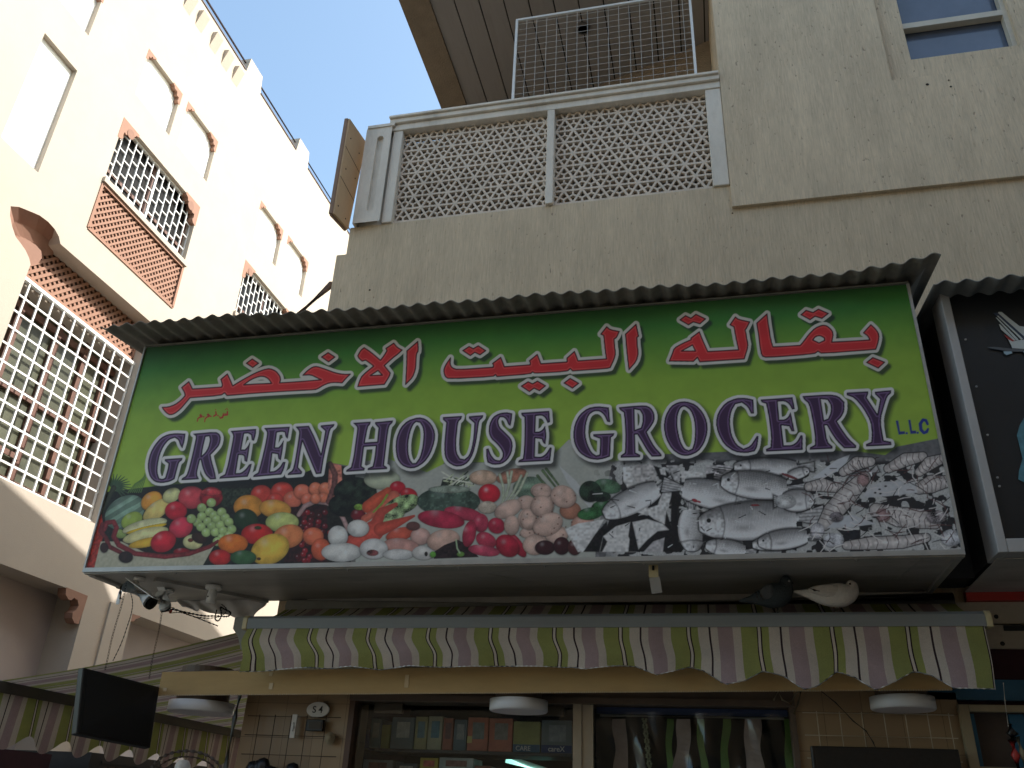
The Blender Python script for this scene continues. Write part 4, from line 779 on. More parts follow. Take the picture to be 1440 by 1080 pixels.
# unseen roof edge, outline shaped so its shadow fits the apartment building wall
kk, tt = .25, 1.05; dx_ = 9-2.83
prof = [(y + dx_*kk, z + dx_*tt + H) for y, z in [(3.7,4.45),(8.72,3.74),(10.9,3.2),(11.5,2.75),(11.62,1.6),(12.28,1.6),(12.34,3.5),(13.02,3.5),(13.08,1.6),(17,1.6)]]
q = MB(); y_ = [p for p in prof]; q.prism([(-2.83, a, b) for a, b in y_] + [(-2.83, 18.54, 10.1), (-2.83, prof[0][0], 10.1)], (.25, 0, 0)); q.box((-2.57, 5.4, 10.11), (9, 18, 10.9)); q.box((.36, 5.24, 12.21), (12, 6.2, 12.9)); q.build('shadow_parapet', M['stucco'], sb)
q = MB(); q.box((9.0, 5.18, 0), (24, 19, 13)); q.build('shade_wing', M['stucco'], sb)  # unseen wing added to keep the sun off the shop front
# pits and nail holes in the plaster
q = MB()
for px_, py_, r in [(1304,119,.012),(1337,122,.008),(1334,113,.006),(520,408,.008),(1030,300,.006)]:
    p = aty(px_, py_, yb); yy = (yb if px_ > 1040 else W); p = aty(px_, py_, yy); q.lathe((p.x, yy-.002, p.z), [(r, 0), (r*.8, -.003), (.0005, -.004)], 10, 'y'); q.build('nail_hole', M['dark_gap'], sb); q = MB()

# ---- shop front
yS = 5.20; m, t, b = nt_new('brown_glazed_tile'); tc = node(t, 'ShaderNodeTexCoord'); mp = node(t, 'ShaderNodeMapping'); mp.inputs['Rotation'].default_value = (math.pi/2, 0, 0); L(t, tc.outputs['Object'], mp.inputs[0])
bt = node(t, 'ShaderNodeTexBrick', offset=0.0); bt.inputs['Color1'].default_value = (.36,.25,.14,1); bt.inputs['Color2'].default_value = (.32,.22,.125,1); bt.inputs['Mortar'].default_value = (.2,.14,.08,1); bt.inputs['Scale'].default_value = 1; bt.inputs['Mortar Size'].default_value = .002; bt.inputs['Brick Width'].default_value = .2; bt.inputs['Row Height'].default_value = .2
L(t, mp.outputs[0], bt.inputs[0]); L(t, bt.outputs[0], b.inputs['Base Color']); b.inputs['Roughness'].default_value = .35; M['tile'] = m
xl, xd0, xd1, xr = aty(347, 985, yS).x, aty(491, 1010, yS).x, aty(1118, 1000, yS).x, 1.255
q = MB(); q.box((xl, yS, 0), (xd0, yS+.3, 2.26)); q.box((xl, yS+.299, 0), (xl+.3, 9, 2.26)); q.build('tiled_wall', M['tile'], sb); q = MB(); q.box((xd1, yS, 0), (xr, yS+.3, 2.31)); q.build('tiled_wall', M['tile'], sb)
zd = aty(800, 990, yS).z; q = MB(); q.box((xd0-.0, yS-.03, zd), (xd1+.0, yS+.2, zd+.035)); q.box((xd0-.001, yS-.01, zd+.036), (xd1+.001, yS+.2, zd+.12)); q.build('door_lintel', M['door_brown'], sb)
q = MB(); q.box((xl-.3, 4.88, 2.325), (xr, 5.24, 2.345)); q.build('soffit', M['door_brown'], sb)
xm0, xm1 = aty(806, 1030, yS).x, aty(834, 1030, yS).x
q = MB(); q.box((xd0+.0, yS-.02, 0), (xd0+.035, yS+.1, zd-.001)); q.build('door_frame', mat('brown_door_frame', (0.10,0.05,0.03), .5), sb)
q = MB(); q.box((xm0, yS-.01, 0), (xm0+.05, yS+.04, zd-.001)); q.box((xm0+.052, yS+.005, 0), (xm1, yS+.06, zd-.001)); q.build('door_frame', M['door_alu'], sb)
q = MB(); q.box((xd1-.03, yS-.02, 0), (xd1, yS+.1, zd-.001)); q.build('door_frame', M['door_brown'], sb)
q = MB(); q.add([(xd0+.035, yS+.03, 0), (xm0, yS+.03, 0), (xm0, yS+.03, zd), (xd0+.035, yS+.03, zd)], [(0,1,2,3)]); q.build('door_glass', M['glass'], sb)
q = MB(); q.box((xd0-.2, 6.9, 0), (xd1+.2, 7.0, 2.6)); q.box((xd0-.25, yS+.31, 0), (xd0-.2, 6.9, 2.6)); q.box((xd1+.2, yS+.31, 0), (xd1+.25, 6.9, 2.6)); q.box((xd0-.2, yS+.3, 2.45), (xd1+.2, 6.9, 2.5)); q.build('interior', mat('dim_shop_interior', (0.025,0.025,0.024), .8), sb)
# ---- crumpled clear sheet over the right-hand doorway with blue band
q = MB(); nx_, nz_ = 60, 24; xs0, xs1 = xm1+.01, xd1-.035; vs = []
for j in range(nz_+1):
    for i in range(nx_+1):
        u, v = i/nx_, j/nz_; vs.append((xs0+(xs1-xs0)*u, yS+.05+.010*math.sin(u*23+3*math.sin(v*5))+.008*math.sin(u*51+v*13)+.006*math.sin(v*31+u*17), 1.0+(zd-.03-1.0)*v))
q.add(vs, [(j*(nx_+1)+i, j*(nx_+1)+i+1, (j+1)*(nx_+1)+i+1, (j+1)*(nx_+1)+i) for j in range(nz_) for i in range(nx_)])
tag(q.build('plastic_curtain', M['plastic_sheet'], smooth=True), 'crinkled clear plastic sheet hanging across the right-hand shop doorway', 'curtain')
q = MB(); q.box((xs0, yS+.08, zd-.04), (xs1, yS+.11, zd-.004)); q.build('blue_header', M['navy'], sb)
hk = thing('display_rail', (0, 5.36, zd-.1), 'thin dark rail behind the plastic sheet that the straps hang from', 'rail'); q = MB(); zz2 = aty(960, 1011, 5.36).z; q.tube([(xm1+.02, 5.36, zz2+.012), (xd1-.05, 5.36, zz2+.012)], .008, 8); q.build('rail_tube', M['sign_metal'], hk)
GRN = mat('green_strap', (0.10,0.20,0.045), .6, .15, 20); MAU = mat('mauve_strap', (0.33,0.27,0.26), .8, .15, 14); TWI = mat('twisted_pale_cord', (0.36,0.40,0.28), .7, .2, 30)
straps = [(205,215,36,'m','wide mauve strap hanging nearest the middle door post','mauve'),(345,375,16,'t','pale twisted cord hanging between the first mauve strap and a green strap','t'),(485,488,17,'g','narrow green strap just left of the middle mauve strap','g'),(570,550,36,'m','middle mauve strap with a green strap on either side','m'),(655,680,18,'g','narrow green strap slanting right beside the middle mauve strap','g'),(805,795,20,'g','narrow green strap standing alone left of the last mauve strap','g'),(950,965,42,'m','widest mauve strap, last of the three mauve ones','m'),(1150,1165,20,'g','green strap hanging closest to the right door jamb','g')]
for x0_, x1_, w_, c_, lab, _ in straps:
    a = aty(820+x0_/4, 1011, 5.36); b_ = aty(820+x1_/4, 1080, 5.36); wd_ = w_*.00105*1.05; d_ = (b_-a); b2 = a + d_*2.6
    q = MB()
    if c_ == 't':
        for ph in (0, math.pi): q.tube([tuple(a+(b2-a)*(k/60)+Vector((.010*math.cos(k*.9+ph), .010*math.sin(k*.9+ph), 0))) for k in range(61)], .009, 6)
    else:
        vs = []; n_ = 24
        for k in range(n_+1):
            p = a+(b2-a)*(k/n_)+Vector((.006*math.sin(k*.7+x0_), 0, 0)); tw = .25*math.sin(k*.35+x0_)
            e = Vector((math.cos(tw), math.sin(tw), 0))*wd_*(1+.1*math.sin(k*.8)); vs += [tuple(p-e), tuple(p+e), tuple(p+e+Vector((0,.004,0))), tuple(p-e+Vector((0,.004,0)))]
        q.add(vs, [(4*k+i, 4*k+(i+1)%4, 4*k+4+(i+1)%4, 4*k+4+i) for k in range(n_) for i in range(4)])
    tag(q.build('strap', {'m': MAU, 'g': GRN, 't': TWI}[c_], smooth=False), lab, 'strap', 'straps hanging behind the plastic sheet')

# ---- cartons on the shelf
yC = 5.55; shz = aty(700, 1057, yC).z
sh = thing('display_shelf', (-1.3, yC, 0), 'dark shelf behind the left shop window carrying the row of cartons', 'shelf'); q = MB(); q.box((xd0+.06, yC-.02, shz-.02), (xm0+.05, yC+.35, shz-.001)); q.box((xd0+.06, yC-.02, shz-.30), (xm0+.05, yC+.35, shz-.28)); q.build('shelf_board', mat('dark_shelf', (0.05,0.05,0.05), .5), sh)
def text3(s, p, size, mt, parent, name='lettering', ext=.001, italic=0):
    c = bpy.data.curves.new(name, 'FONT'); c.body = s; c.size = size; c.extrude = ext; c.offset = size*.008; c.align_x = 'CENTER'; c.shear = italic; o = bpy.data.objects.new(name, c); C.objects.link(o)
    dg = bpy.context.evaluated_depsgraph_get(); me = bpy.data.meshes.new_from_object(o.evaluated_get(dg)); bpy.data.objects.remove(o); me.name = name
    ob = bpy.data.objects.new(name, me); me.materials.append(mt); C.objects.link(ob); ob.parent = parent; off = wloc(parent); ob.location = Vector(p)-off; ob.rotation_euler = (math.pi/2, 0, 0); return ob
WH = mat('white_ink', (0.62,0.62,0.62), .5, .03)
boxes = [(92,148,280,(.02,.05,.16),None,'small navy carton at the left end of the shelf'),(150,212,215,(.20,.24,.22),(.33,.33,.26),'grey-green carton beside the small navy one'),(214,264,250,(.34,.34,.10),None,'short yellow-green carton left of the wide grey-blue one'),
 (268,400,205,(.17,.24,.27),(.55,.58,.55),'wide grey-blue carton with a white patch'),(402,474,200,(.42,.42,.22),(.16,.3,.36),'pale yellow carton left of the one with a teal top'),(476,560,195,(.45,.46,.33),(.08,.25,.36),'cream carton with a teal upper part'),
 (563,622,205,(.38,.13,.09),(.2,.1,.1),'narrow brick-red carton in the middle of the shelf'),(624,700,212,(.12,.18,.22),(.3,.34,.36),'dark blue-grey carton between brick-red and salmon cartons'),(702,822,198,(.52,.17,.11),(.22,.25,.25),'salmon-red carton with a gold mark at its left edge'),(824,960,200,(.50,.16,.11),(.26,.24,.23),'salmon-red carton left of the olive one'),
 (962,1118,215,(.32,.33,.12),None,'olive carton printed CARE on its blue base'),(1122,1298,205,(.16,.2,.22),(.26,.3,.33),'dark carton printed careX on its navy base')]
for i, (a, b_, tp, col, c2, lab) in enumerate(boxes):
    A = aty(480+a/4, 1057, yC).x; B = aty(480+b_/4, 1057, yC).x; zt_ = aty(700, 960+tp/4, yC).z
    o = thing('carton', ((A+B)/2, yC, shz), lab, 'carton', 'cartons on the upper shelf'); q = MB(); q.box((A+.002, yC, shz), (B-.002, yC+.22, zt_)); q.build('box', mat('carton_print_%d' % i, col, .5, .25, 9), o, bevel=.003)
    if c2: q = MB(); hh = zt_-shz; w2 = B-A; q.box((A+w2*.25, yC-.002, shz+hh*.35), (A+w2*.8, yC, shz+hh*.85)); q.build('printed_panel', mat('carton_panel_%d' % i, c2, .5, .35, 25), o)
    if i in (10, 11):
        q = MB(); q.box((A+.002, yC-.003, shz+.001), (B-.002, yC, shz+.045)); q.build('label_band', mat('blue_label_%d' % i, (.03,.11,.2) if i == 10 else (.01,.04,.15), .5), o)
        text3('CARE' if i == 10 else 'careX', ((A+B)/2-(.02 if i == 10 else -.0), yC-.004, shz+.010), .038 if i == 10 else .042, WH, o)
    if i == 8: q = MB(); q.box((A-.002+.004, yC-.0035, shz+.045), (A+.034, yC-.0005, shz+.085)); q.build('gold_mark', mat('gold_print', (.6,.5,.2), .4), o)
low = [(120,290,455,(.30,.32,.33),'white and grey pack, first on the lower shelf'),(305,428,470,(.06,.08,.10),'black pack with a white emblem on the lower shelf'),(440,545,435,(.45,.34,.04),'bright yellow pack on the lower shelf'),(548,745,430,(.42,.44,.42),'wide white pack beside the bright yellow one'),(750,842,470,(.3,.12,.08),'reddish pack right of the wide white one')]
for i, (a, b_, tp, col, lab) in enumerate(low):
    A = aty(480+a/4, 1075, yC).x; B = aty(480+b_/4, 1075, yC).x; zt_ = aty(700, 960+tp/4, yC).z
    o = thing('carton', ((A+B)/2, yC, shz-.28), lab, 'carton', 'packs on the lower shelf'); q = MB(); q.box((A+.002, yC, shz-.28), (B-.002, yC+.22, zt_)); q.build('box', mat('pack_print_%d' % i, col, .5, .3, 12), o, bevel=.003)
    q = MB(); q.box((A+(B-A)*.2, yC-.002, zt_-.05), (A+(B-A)*.8, yC, zt_-.015)); q.build('printed_panel', mat('pack_panel_%d' % i, (.55,.12,.08) if i == 2 else (.5,.5,.48) if i == 1 else (.25,.12,.1), .5, .4, 40), o)
for k, (a, b_) in enumerate(((185,345),(1088,1250))):
    A = aty(480+a/4, 990, yS+.08); B = aty(480+b_/4, 990, yS+.08); q = MB(); q.box((A.x, yS+.08, zd-.058), (B.x, yS+.12, zd-.002)); tag(q.build('wood_block', M['door_brown'], bevel=.003), ['brown wooden block at the upper left of the window', 'brown wooden block at the top of the window near the middle post'][k], 'block', 'wooden blocks under the lintel')
tl = thing('tube_reflection', (aty(730, 1075, 6.2).x, 6.2, aty(730, 1075, 6.2).z), 'glowing tube behind the cartons standing in for a reflected tube light', 'lamp')
me_, t_, b_ = nt_new('reflection_glow'); b_.inputs['Emission Color'].default_value = (.45,1,.85,1); b_.inputs['Emission Strength'].default_value = .45  # glowing tube and housing imitate a tube light reflected in the glass
a = aty(712, 1069, 6.2); c2 = aty(775, 1090, 6.2); q = MB(); q.tube([a, c2], .018, 10); q.build('glass_tube', me_, tl); q = MB(); q.bar(a+Vector((0,.03,.02)), c2+Vector((0,.03,.02)), .05, .03); q.build('lamp_housing', M['white_plastic'], tl)

# ---- wire grids, plate, small fittings on the tiles
def grid(px0, px1, xs, ys, y, py_ref, mt, label, r=.0028, ybot=1100):
    o = thing('wire_grid', (aty(xs[0], py_ref, y).x, y, 1.5), label, 'grid panel'); q = MB()
    za_ = aty(xs[0], ys[0], y).z+.002
    for x in xs: p = aty(x, py_ref, y).x; q.tube([(p, y, za_+.012), (p, y, 1.2)], r, 6)
    d_ = [aty((px0+px1)/2, yy, y).z for yy in ys]; st = d_[0]-d_[1]
    z = d_[0]
    while z > 1.2: q.tube([(aty(px0, py_ref, y).x, y-.005, z), (aty(px1, py_ref, y).x, y-.005, z)], r, 6); z -= st
    q.build('wires', mt, o); return o
grid(349, 480, [365,387,410,432,459], [1008,1035], 5.165, 1008, M['rust'], 'dark wire display grid on the tiled wall under the S 4 plate')
grid(1128, 1340, [1148,1180,1211,1242,1272,1303,1333], [1004,1036], 5.165, 1000, mat('pale_wire', (.55,.48,.36), .5), 'pale wire display grid on the tiles right of the doorway', r=.003)
p = aty(447, 998, 5.17); o = thing('number_plate', p, 'small oval white plate reading S 4 above the dark wire grid', 'sign'); q = MB(); 
q.v = []; 
vs = [(p.x+.075*math.cos(a), 5.168, p.z+.045*math.sin(a)) for a in [2*math.pi*k/32 for k in range(32)]]; q.prism(vs, (0, .012, 0)); q.build('plate', M['white_plastic'], o); text3('S 4', (p.x, 5.166, p.z-.018), .056, M['black'], o)
p = aty(443, 1020, 5.15); o = thing('meter_box', p, 'small black box with a dark window right under the S 4 plate', 'meter'); q = MB(); q.box((p.x-.055, 5.14, p.z-.033), (p.x+.055, 5.17, p.z+.033)); q.build('case', M['black'], o, bevel=.004); q = MB(); q.box((p.x-.035, 5.137, p.z-.02), (p.x+.045, 5.14, p.z+.02)); q.build('display', mat('smoked_window', (.03,.028,.025), .15), o)
p = aty(413, 1021, 5.15); o = thing('hanging_tag', p, 'white plastic strip hooked on the wire grid, left of the black box', 'clip'); q = MB(); q.box((p.x-.017, 5.145, p.z-.068), (p.x+.017, 5.152, p.z+.068)); q.build('strip', M['white_plastic'], o, bevel=.003); q = MB(); q.tube([(p.x, 5.143, p.z+.02), (p.x+.008, 5.138, p.z-.01), (p.x, 5.142, p.z-.03)], .004, 6); q.build('hook', M['trim_light'], o)
p = aty(463, 1038, 5.15); q = MB(); q.lathe((p.x, 5.155, p.z), [(.001,-.02),(.018,-.018),(.022,0),(.034,.002),(.034,.012)], 16, 'y'); tag(q.build('wall_hook', M['wood_frame'], smooth=True), 'round cream hook fixed at the right edge of the dark wire grid', 'hook')
q = MB()
for k in range(14): 
    a = aty(352+k*4.6, 1084-10*math.sin(k*.5)-4*math.sin(k*2.1), 5.05); q.lathe((a.x, a.y, a.z-.05), [(.001,.075),(.03,.065),(.045,.03),(.05,-.02),(.03,-.1),(.001,-.11)], 10)
tag(q.build('black_bundle', M['black'], smooth=True), 'lumpy black bundle poking up at the bottom edge below the S 4 plate', 'bundle')
# black monitor right, cable
a, b_ = aty(1140, 1053, 5.08), aty(1346, 1050, 5.08); o = thing('monitor', ((a.x+b_.x)/2, 5.08, 1.5), 'black flat screen mounted on the tiles right of the doorway', 'screen'); q = MB(); q.box((a.x, 5.06, 1.55), (b_.x, 5.11, (a.z+b_.z)/2)); q.build('case', M['black'], o, bevel=.006); q = MB(); q.box((a.x+.02, 5.058, 1.56), (b_.x-.02, 5.06, (a.z+b_.z)/2-.02)); q.build('panel', mat('dark_speckled_screen', (.009,.009,.010), .3, .4, 60), o)
for nm, pts in (('brace', [(1287,1024),(1290,1032),(1296,1052)]), ('brace', [(1218,1020),(1216,1034),(1212,1040)])): pass
q = MB(); q.tube([aty(*p, 5.13) for p in [(1150,968),(1175,988),(1200,1014),(1218,1028),(1228,1044),(1234,1058)]], .004, 6); tag(q.build('cable', M['black_cable']), 'thin black cable running diagonally over the right-hand tiles to the screen', 'cable')
q = MB(); q.tube([aty(*p, 5.1) for p in [(1088,985),(1094,972),(1100,984),(1112,990),(1119,975),(1126,972),(1122,990),(1116,1004)]], .006, 6); tag(q.build('bent_wire', M['wood_frame'], smooth=True), 'bent pale wire loop at the upper right corner of the doorway', 'wire')

# ================================================================ grocery sign
gs = thing('shop_sign', (SX0, SY, SZ0), 'large green grocery signboard with red Arabic and purple English lettering over fruit and fish', 'sign')
banner(gs)
q = MB(); q.box((SX0+.002, SY+.004, SZ0+.003), (SX1-.002, 5.245, SZ1)); q.build('sign_case', M['sign_metal'], gs)
q = MB(); e = .012
q.box((SX0, SY-.012, SZ0-.014), (SX1, SY+.003, SZ0+e)); q.box((SX0, SY-.011, SZ0+e+.001), (SX0+.010, SY+.003, SZ1-e-.001)); q.box((SX1-.013, SY-.011, SZ0+e+.001), (SX1+.002, SY+.003, SZ1-e-.001)); q.build('sign_frame', M['trim_light'], gs); q = MB(); q.box((SX0, SY-.008, SZ1-.008), (SX1, SY+.003, SZ1+.002)); q.build('top_frame', M['corr'], gs)
q = MB(); q.box((SX0+.01, SY+.02, SZ0-.004), (SX1-.01, 5.19, SZ0+.001)); q.build('underside_sheet', M['sign_under'], gs)
q = MB(); bk = SZ0-.014; a = atz(218, 815, bk); c = atz(376, 846, bk)
q.box((a.x+.75, 5.17, bk-.028), (SX1-.03, 5.215, SZ0-.005)); q.box((SX0+.0, SY+.004, bk-.006), (SX1, SY+.045, SZ0-.0045))
q.bar(a, c, .045, .02); q.bar((SX0+.02, SY+.05, bk), (SX0+.02, 5.2, bk), .04, .018); q.bar((SX1-.02, SY+.05, bk), (SX1-.02, 5.16, bk), .03, .018); q.build('edge_trim', M['trim_light'], gs)
q = MB()
for p1, p2 in (((686,807),(745,796)),((686,807),(790,827)),((745,795),(838,792)),((1262,815),(1300,784)),((1280,790),(1340,786))):
    q.bar(atz(*p1, SZ0-.0055), atz(*p2, SZ0-.0055), .014, .002); q.build('scratch_line', M['trim_light'], gs); q = MB()
q = MB()
for px_ in (763, 905, 1085, 1205, 480, 640, 230, 330): p = atz(px_, 798-.012*(px_-200), SZ0-.02); q.lathe((p.x, SY+.025, bk-.008), [(.001,-.006),(.007,-.005),(.008,0),(.008,.004)], 10); q.build('screw', M['sign_metal'], gs); q = MB()
# hanging strip under the box
a = atz(914, 793, SZ0-.006); o = thing('hanger_strap', a, 'stained white metal strap with a slot hanging under the middle of the sign', 'bracket')
b1 = aty(916, 812, a.y-.01); b2_ = aty(924, 834, a.y+.02); q = MB(); q.bar(a+Vector((.018,0,0)), b1+Vector((.012,0,0)), .05, .006, up=(0,1,0)); q.build('upper_plate', M['yellow_plastic'], o); q = MB(); q.bar(b1+Vector((.016,0,0)), b2_+Vector((.0,0,0)), .055, .005, up=(0,1,0)); q.build('lower_strip', M['trim_light'], o)
q = MB(); c = aty(915.5, 797, a.y-.02); q.box((c.x+.005, a.y-.016, c.z-.016), (c.x+.017, a.y-.008, c.z+.008)); q.build('slot', M['dark_gap'], o)

YR = lambda x: 2.868/float(np.interp(x, [-3.85,-3.06,-2.1,-1.36,-.7,.12,.5,.86,1.02,1.13,1.24,1.35], [.687,.689,.682,.677,.674,.6697,.670,.671,.6746,.675,.6765,.681]))
def corr_roof(x0, x1, y0, z0, y1, z1, pitch=.107, amp=.0115, lift=None, th=.005, ph=0.):
    n = int((x1-x0)/pitch*12); ny_ = 3; m = MB(); top_, bot = [], []
    for j in range(ny_+1):
        v = j/ny_
        for i in range(n+1):
            x = x0+(x1-x0)*i/n; z = z0+(z1-z0)*v + amp*math.cos((x-x0)/pitch*2*math.pi+ph) + (lift(x) if lift else 0); yf = y0(x) if callable(y0) else y0; yy = yf+(y1-yf)*v + (.012*math.sin(x*2.3)+.006*math.sin(x*9.1) if j == 0 else 0); top_.append((x, yy, z+th/2)); bot.append((x, yy, z-th/2))
    k = m.add(top_+bot, []); N = len(top_); r = n+1
    for j in range(ny_):
        for i in range(n):
            a = j*r+i; m.f.append((k+a, k+a+1, k+a+r+1, k+a+r)); m.f.append((k+N+a, k+N+a+r, k+N+a+r+1, k+N+a+1)); m.mi += [0, 0]
    for i in range(n): m.f.append((k+i, k+N+i, k+N+i+1, k+i+1)); m.f.append((k+ny_*r+i, k+ny_*r+i+1, k+N+ny_*r+i+1, k+N+ny_*r+i)); m.mi += [0, 0]
    for j in range(ny_):
        for e_ in (0, n): a = j*r+e_; m.f.append((k+a, k+a+r, k+N+a+r, k+N+a)); m.mi.append(0)
    return m
rf = thing('canopy_roof', (-3.9, 4.16, 4.45), 'dark corrugated sheet canopy projecting over the green grocery sign', 'canopy')
LX = lambda x: .018*max(0, min(1, (x-1.08)/.18))**1.5
corr_roof(-3.915, 1.365, YR, 4.4535, 5.24, 4.56, lift=LX).build('corrugated_sheet', M['corr'], rf, True, fixn=False)
q = MB(); q.box((SX0+.01, 4.41, SZ1+.006), (SX1-.01, 4.45, SZ1+.012)); q.box((SX0+.01, 5.15, SZ1+.001), (SX1-.01, 5.2, SZ1+.08)); q.build('purlin', M['corr'], rf)
q = MB(); a = Vector((1.34, 4.2, 4.50)); q.add([(1.235, 4.42, 4.40), (1.29, 4.28, 4.432), (1.30, 5.2, 4.53), (1.235, 5.2, 3.9)], [(0,1,2,3)]); q.build('side_flap', M['corr_grey'], rf)
# ---- neighbour's black sign
ns = thing('neighbour_sign', (1.36, 4.4, 2.85), 'black illuminated-type signboard with a striped aeroplane tail, right edge of the picture', 'sign')
nx0 = aty(1397, 745, 4.4).x; fx = aty(1414, 757, 4.4).x; zb_n = aty(1389, 777, 4.4).z; zf = aty(1415, 757, 4.4).z; ztn = aty(1335, 410, 4.4).z
print('neigh', nx0, fx, zb_n, zf, ztn)
q = MB(); q.box((nx0, 4.4, zb_n), (fx, 4.6, ztn+.035)); q.box((fx+.001, 4.401, zb_n), (3.6, 4.6, zf)); q.box((fx+.001, 4.402, ztn), (3.6, 4.6, ztn+.034)); q.build('sign_frame', M['neigh_metal'], ns, bevel=.004)
q = MB(); q.box((fx-.01, 4.425, zf-.01), (3.6, 4.44, ztn+.01)); q.build('sign_face', mat('black_printed_face', (.012,.014,.017), .35, .3, 2), ns)
q = MB(); q.box((nx0+.03, 4.601, zb_n+.03), (3.6, 5.17, ztn)); q.box((1.232, 4.95, zb_n+.02), (nx0+.029, 5.17, ztn)); q.build('sign_case', mat('dark_case_and_gap_fill', (.03,.027,.025), .7, .2), ns)  # second box is a dark filler added to blacken the gap between signs
q = MB(); q.box((nx0+.02, 4.5, zb_n-.006), (3.6, 5.17, zb_n-.001)); q.build('underside_sheet', M['sign_under'], ns)
z3a = lambda x, y: (1340+x/6, 380+y/6)
def flat(pts, col, y, nm): 
    q = MB(); q.prism([aty(*z3a(*p), 4.42) + Vector((0, y, 0)) for p in pts], (0, .0012, 0)); q.build(nm, col, ns)
WP, NB, RDp = mat('tail_white', (.55,.60,.60), .5, .05), mat('tail_navy', (.03,.05,.09), .5), mat('tail_red', (.40,.04,.03), .5)
flat([(385,352),(412,352),(470,400),(560,470),(620,480),(700,480),(700,590),(600,590),(380,365)], WP, 0, 'tail_fin')
flat([(340,362),(378,360),(600,560),(600,590),(575,585)], NB, -.002, 'tail_stripe'); flat([(360,400),(372,402),(545,575),(555,592),(535,592)], WP, -.002, 'tail_stripe'); flat([(388,455),(400,460),(530,592),(515,596),(405,500)], WP, -.002, 'tail_stripe')
flat([(372,388),(380,386),(590,580),(575,588)], WP, -.0035, 'tail_stripe'); flat([(465,585),(500,604),(570,590),(700,588),(700,672),(500,660),(490,635)], WP, -.0035, 'fuselage'); flat([(430,540),(520,598),(505,606),(468,590)], RDp, -.002, 'tail_stripe')
flat([(285,652),(350,650),(520,668),(700,668),(700,690),(480,690),(330,665)], mat('wing_grey', (.10,.11,.12), .5), -.005, 'tail_wing'); flat([(425,690),(490,690),(500,705),(450,720),(428,705)], mat('engine_blue', (.35,.48,.55), .5), -.0065, 'engine')
flat([(592,688),(700,688),(700,720),(600,712)], mat('engine_blue2', (.35,.48,.55), .5), -.0065, 'engine')
q = MB(); q.prism([aty(*p, 4.42) for p in [(1441,586),(1434,598),(1430,612),(1434,628),(1438,645),(1433,662),(1432,674),(1440,678),(1470,680),(1470,585)]], (0, .0012, 0)); q.build('blue_figure', mat('cyan_print', (.08,.22,.27), .5, .3, 20), ns)
q = MB()
for py_ in (478, 544, 612, 672, 684): p = aty(1340+(py_-410)*.231+2, py_, 4.4); q.lathe((p.x, 4.398, p.z), [(.001,-.007),(.005,-.006),(.006,0)], 8, 'y'); q.build('screw', M['sign_metal'], ns); q = MB()
nr = thing('canopy_roof', (1.3, 4.2, 4.4), 'grey corrugated canopy over the black sign at the right edge', 'canopy')
corr_roof(aty(1313,402,4.24).x, 3.6, 4.24, aty(1330,399,4.24).z+.01, 5.24, 4.42, ph=2.6).build('corrugated_sheet', M['corr_grey'], nr, True, fixn=False)
# ---- neighbour's shop front below
nb = thing('neighbour_shop', (1.26, 5.2, 0), 'cream and blue shop front under the black sign at the right edge', 'shop front')
yN = 5.2; q = MB(); zr0, zr1 = aty(1400, 846, yN).z, aty(1400, 832, yN).z; q.box((aty(1359,838,yN-.03).x, yN-.03, zr0), (3.6, yN+.02, zr1)); q.build('red_strip', M['red'], nb)
q = MB(); z1_, z2_, z3_ = aty(1410, 846, yN).z, aty(1410, 880, yN).z, aty(1410, 912, yN).z; q.box((1.26, yN, z2_+.012), (3.6, yN+.1, z1_-.002)); q.box((1.26, yN+.002, z3_), (3.6, yN+.1, z2_+.004)); q.build('cream_board', M['wallpink'], nb)
q = MB()
for px_, py_ in ((1401,867),(1410,905)): p = aty(px_, py_, yN-.002); q.lathe((p.x, yN-.003, p.z), [(.001,-.001),(.011,-.001),(.012,.004)], 12, 'y')
p = aty(1425, 884, yN); q.box((p.x-.05, yN-.02, p.z-.012), (p.x+.06, yN-.004, p.z+.014)); q.build('bolt_hole', M['dark_gap'], nb)
q = MB(); z4_ = aty(1410, 955, yN).z; z5_ = aty(1400, 964, yN).z; z6_ = aty(1350, 984, yN).z; q.box((1.27, yN+.012, z4_), (3.6, yN+.04, z3_-.002)); q.box((1.27, yN+.042, 1.9), (3.6, yN+.048, z3_+.05)); q.build('maroon_blind', M['maroon'], nb)
q = MB(); q.box((1.1, yN-.0, z6_), (3.6, yN+.05, z5_+.03)); q.build('blue_board', M['blue'], nb)
xw = aty(1349, 1005, yN-.05).x; zw = aty(1370, 991, yN-.05).z; q = MB(); q.box((xw, yN-.06, .9), (xw+.05, yN-.02, zw)); q.box((xw+.051, yN-.06, zw-.035), (3.6, yN-.02, zw)); q.box((xw+.051, yN-.055, aty(1380,1078,yN-.05).z-.03), (3.6, yN-.02, aty(1380,1078,yN-.05).z)); q.build('wood_frame', M['wood_frame'], nb, bevel=.003)
q = MB(); q.box((xw+.02, yN+.02, .9), (3.6, yN+.1, zw-.01)); q.build('panel', mat('brown_back_panel', (.075,.055,.045), .8, .2), nb); q = MB(); xq = aty(1361,1040,yN).x; q.box((xq, yN-.01, .9), (xq+.05, yN+.015, zw-.04)); xq = aty(1425,1040,yN).x; q.box((xq, yN-.01, .9), (xq+.07, yN+.015, zw-.04)); q.build('blue_strip', M['blue'], nb)
o = thing('hanging_tool', aty(1422, 1040, 5.05), 'hanging tool with a red grip beside a brown one at the right edge', 'tool'); q = MB()
q.tube([aty(1411, 960, 5.05), aty(1413, 985, 5.05), aty(1418, 1022, 5.05)], .002, 6); q.build('cord', M['white_plastic'], o); q = MB(); q.tube([aty(1420,1018,5.05), aty(1424,1032,5.05), aty(1424,1042,5.05)], [.012,.028,.022], 10); q.build('head', M['black'], o, True)
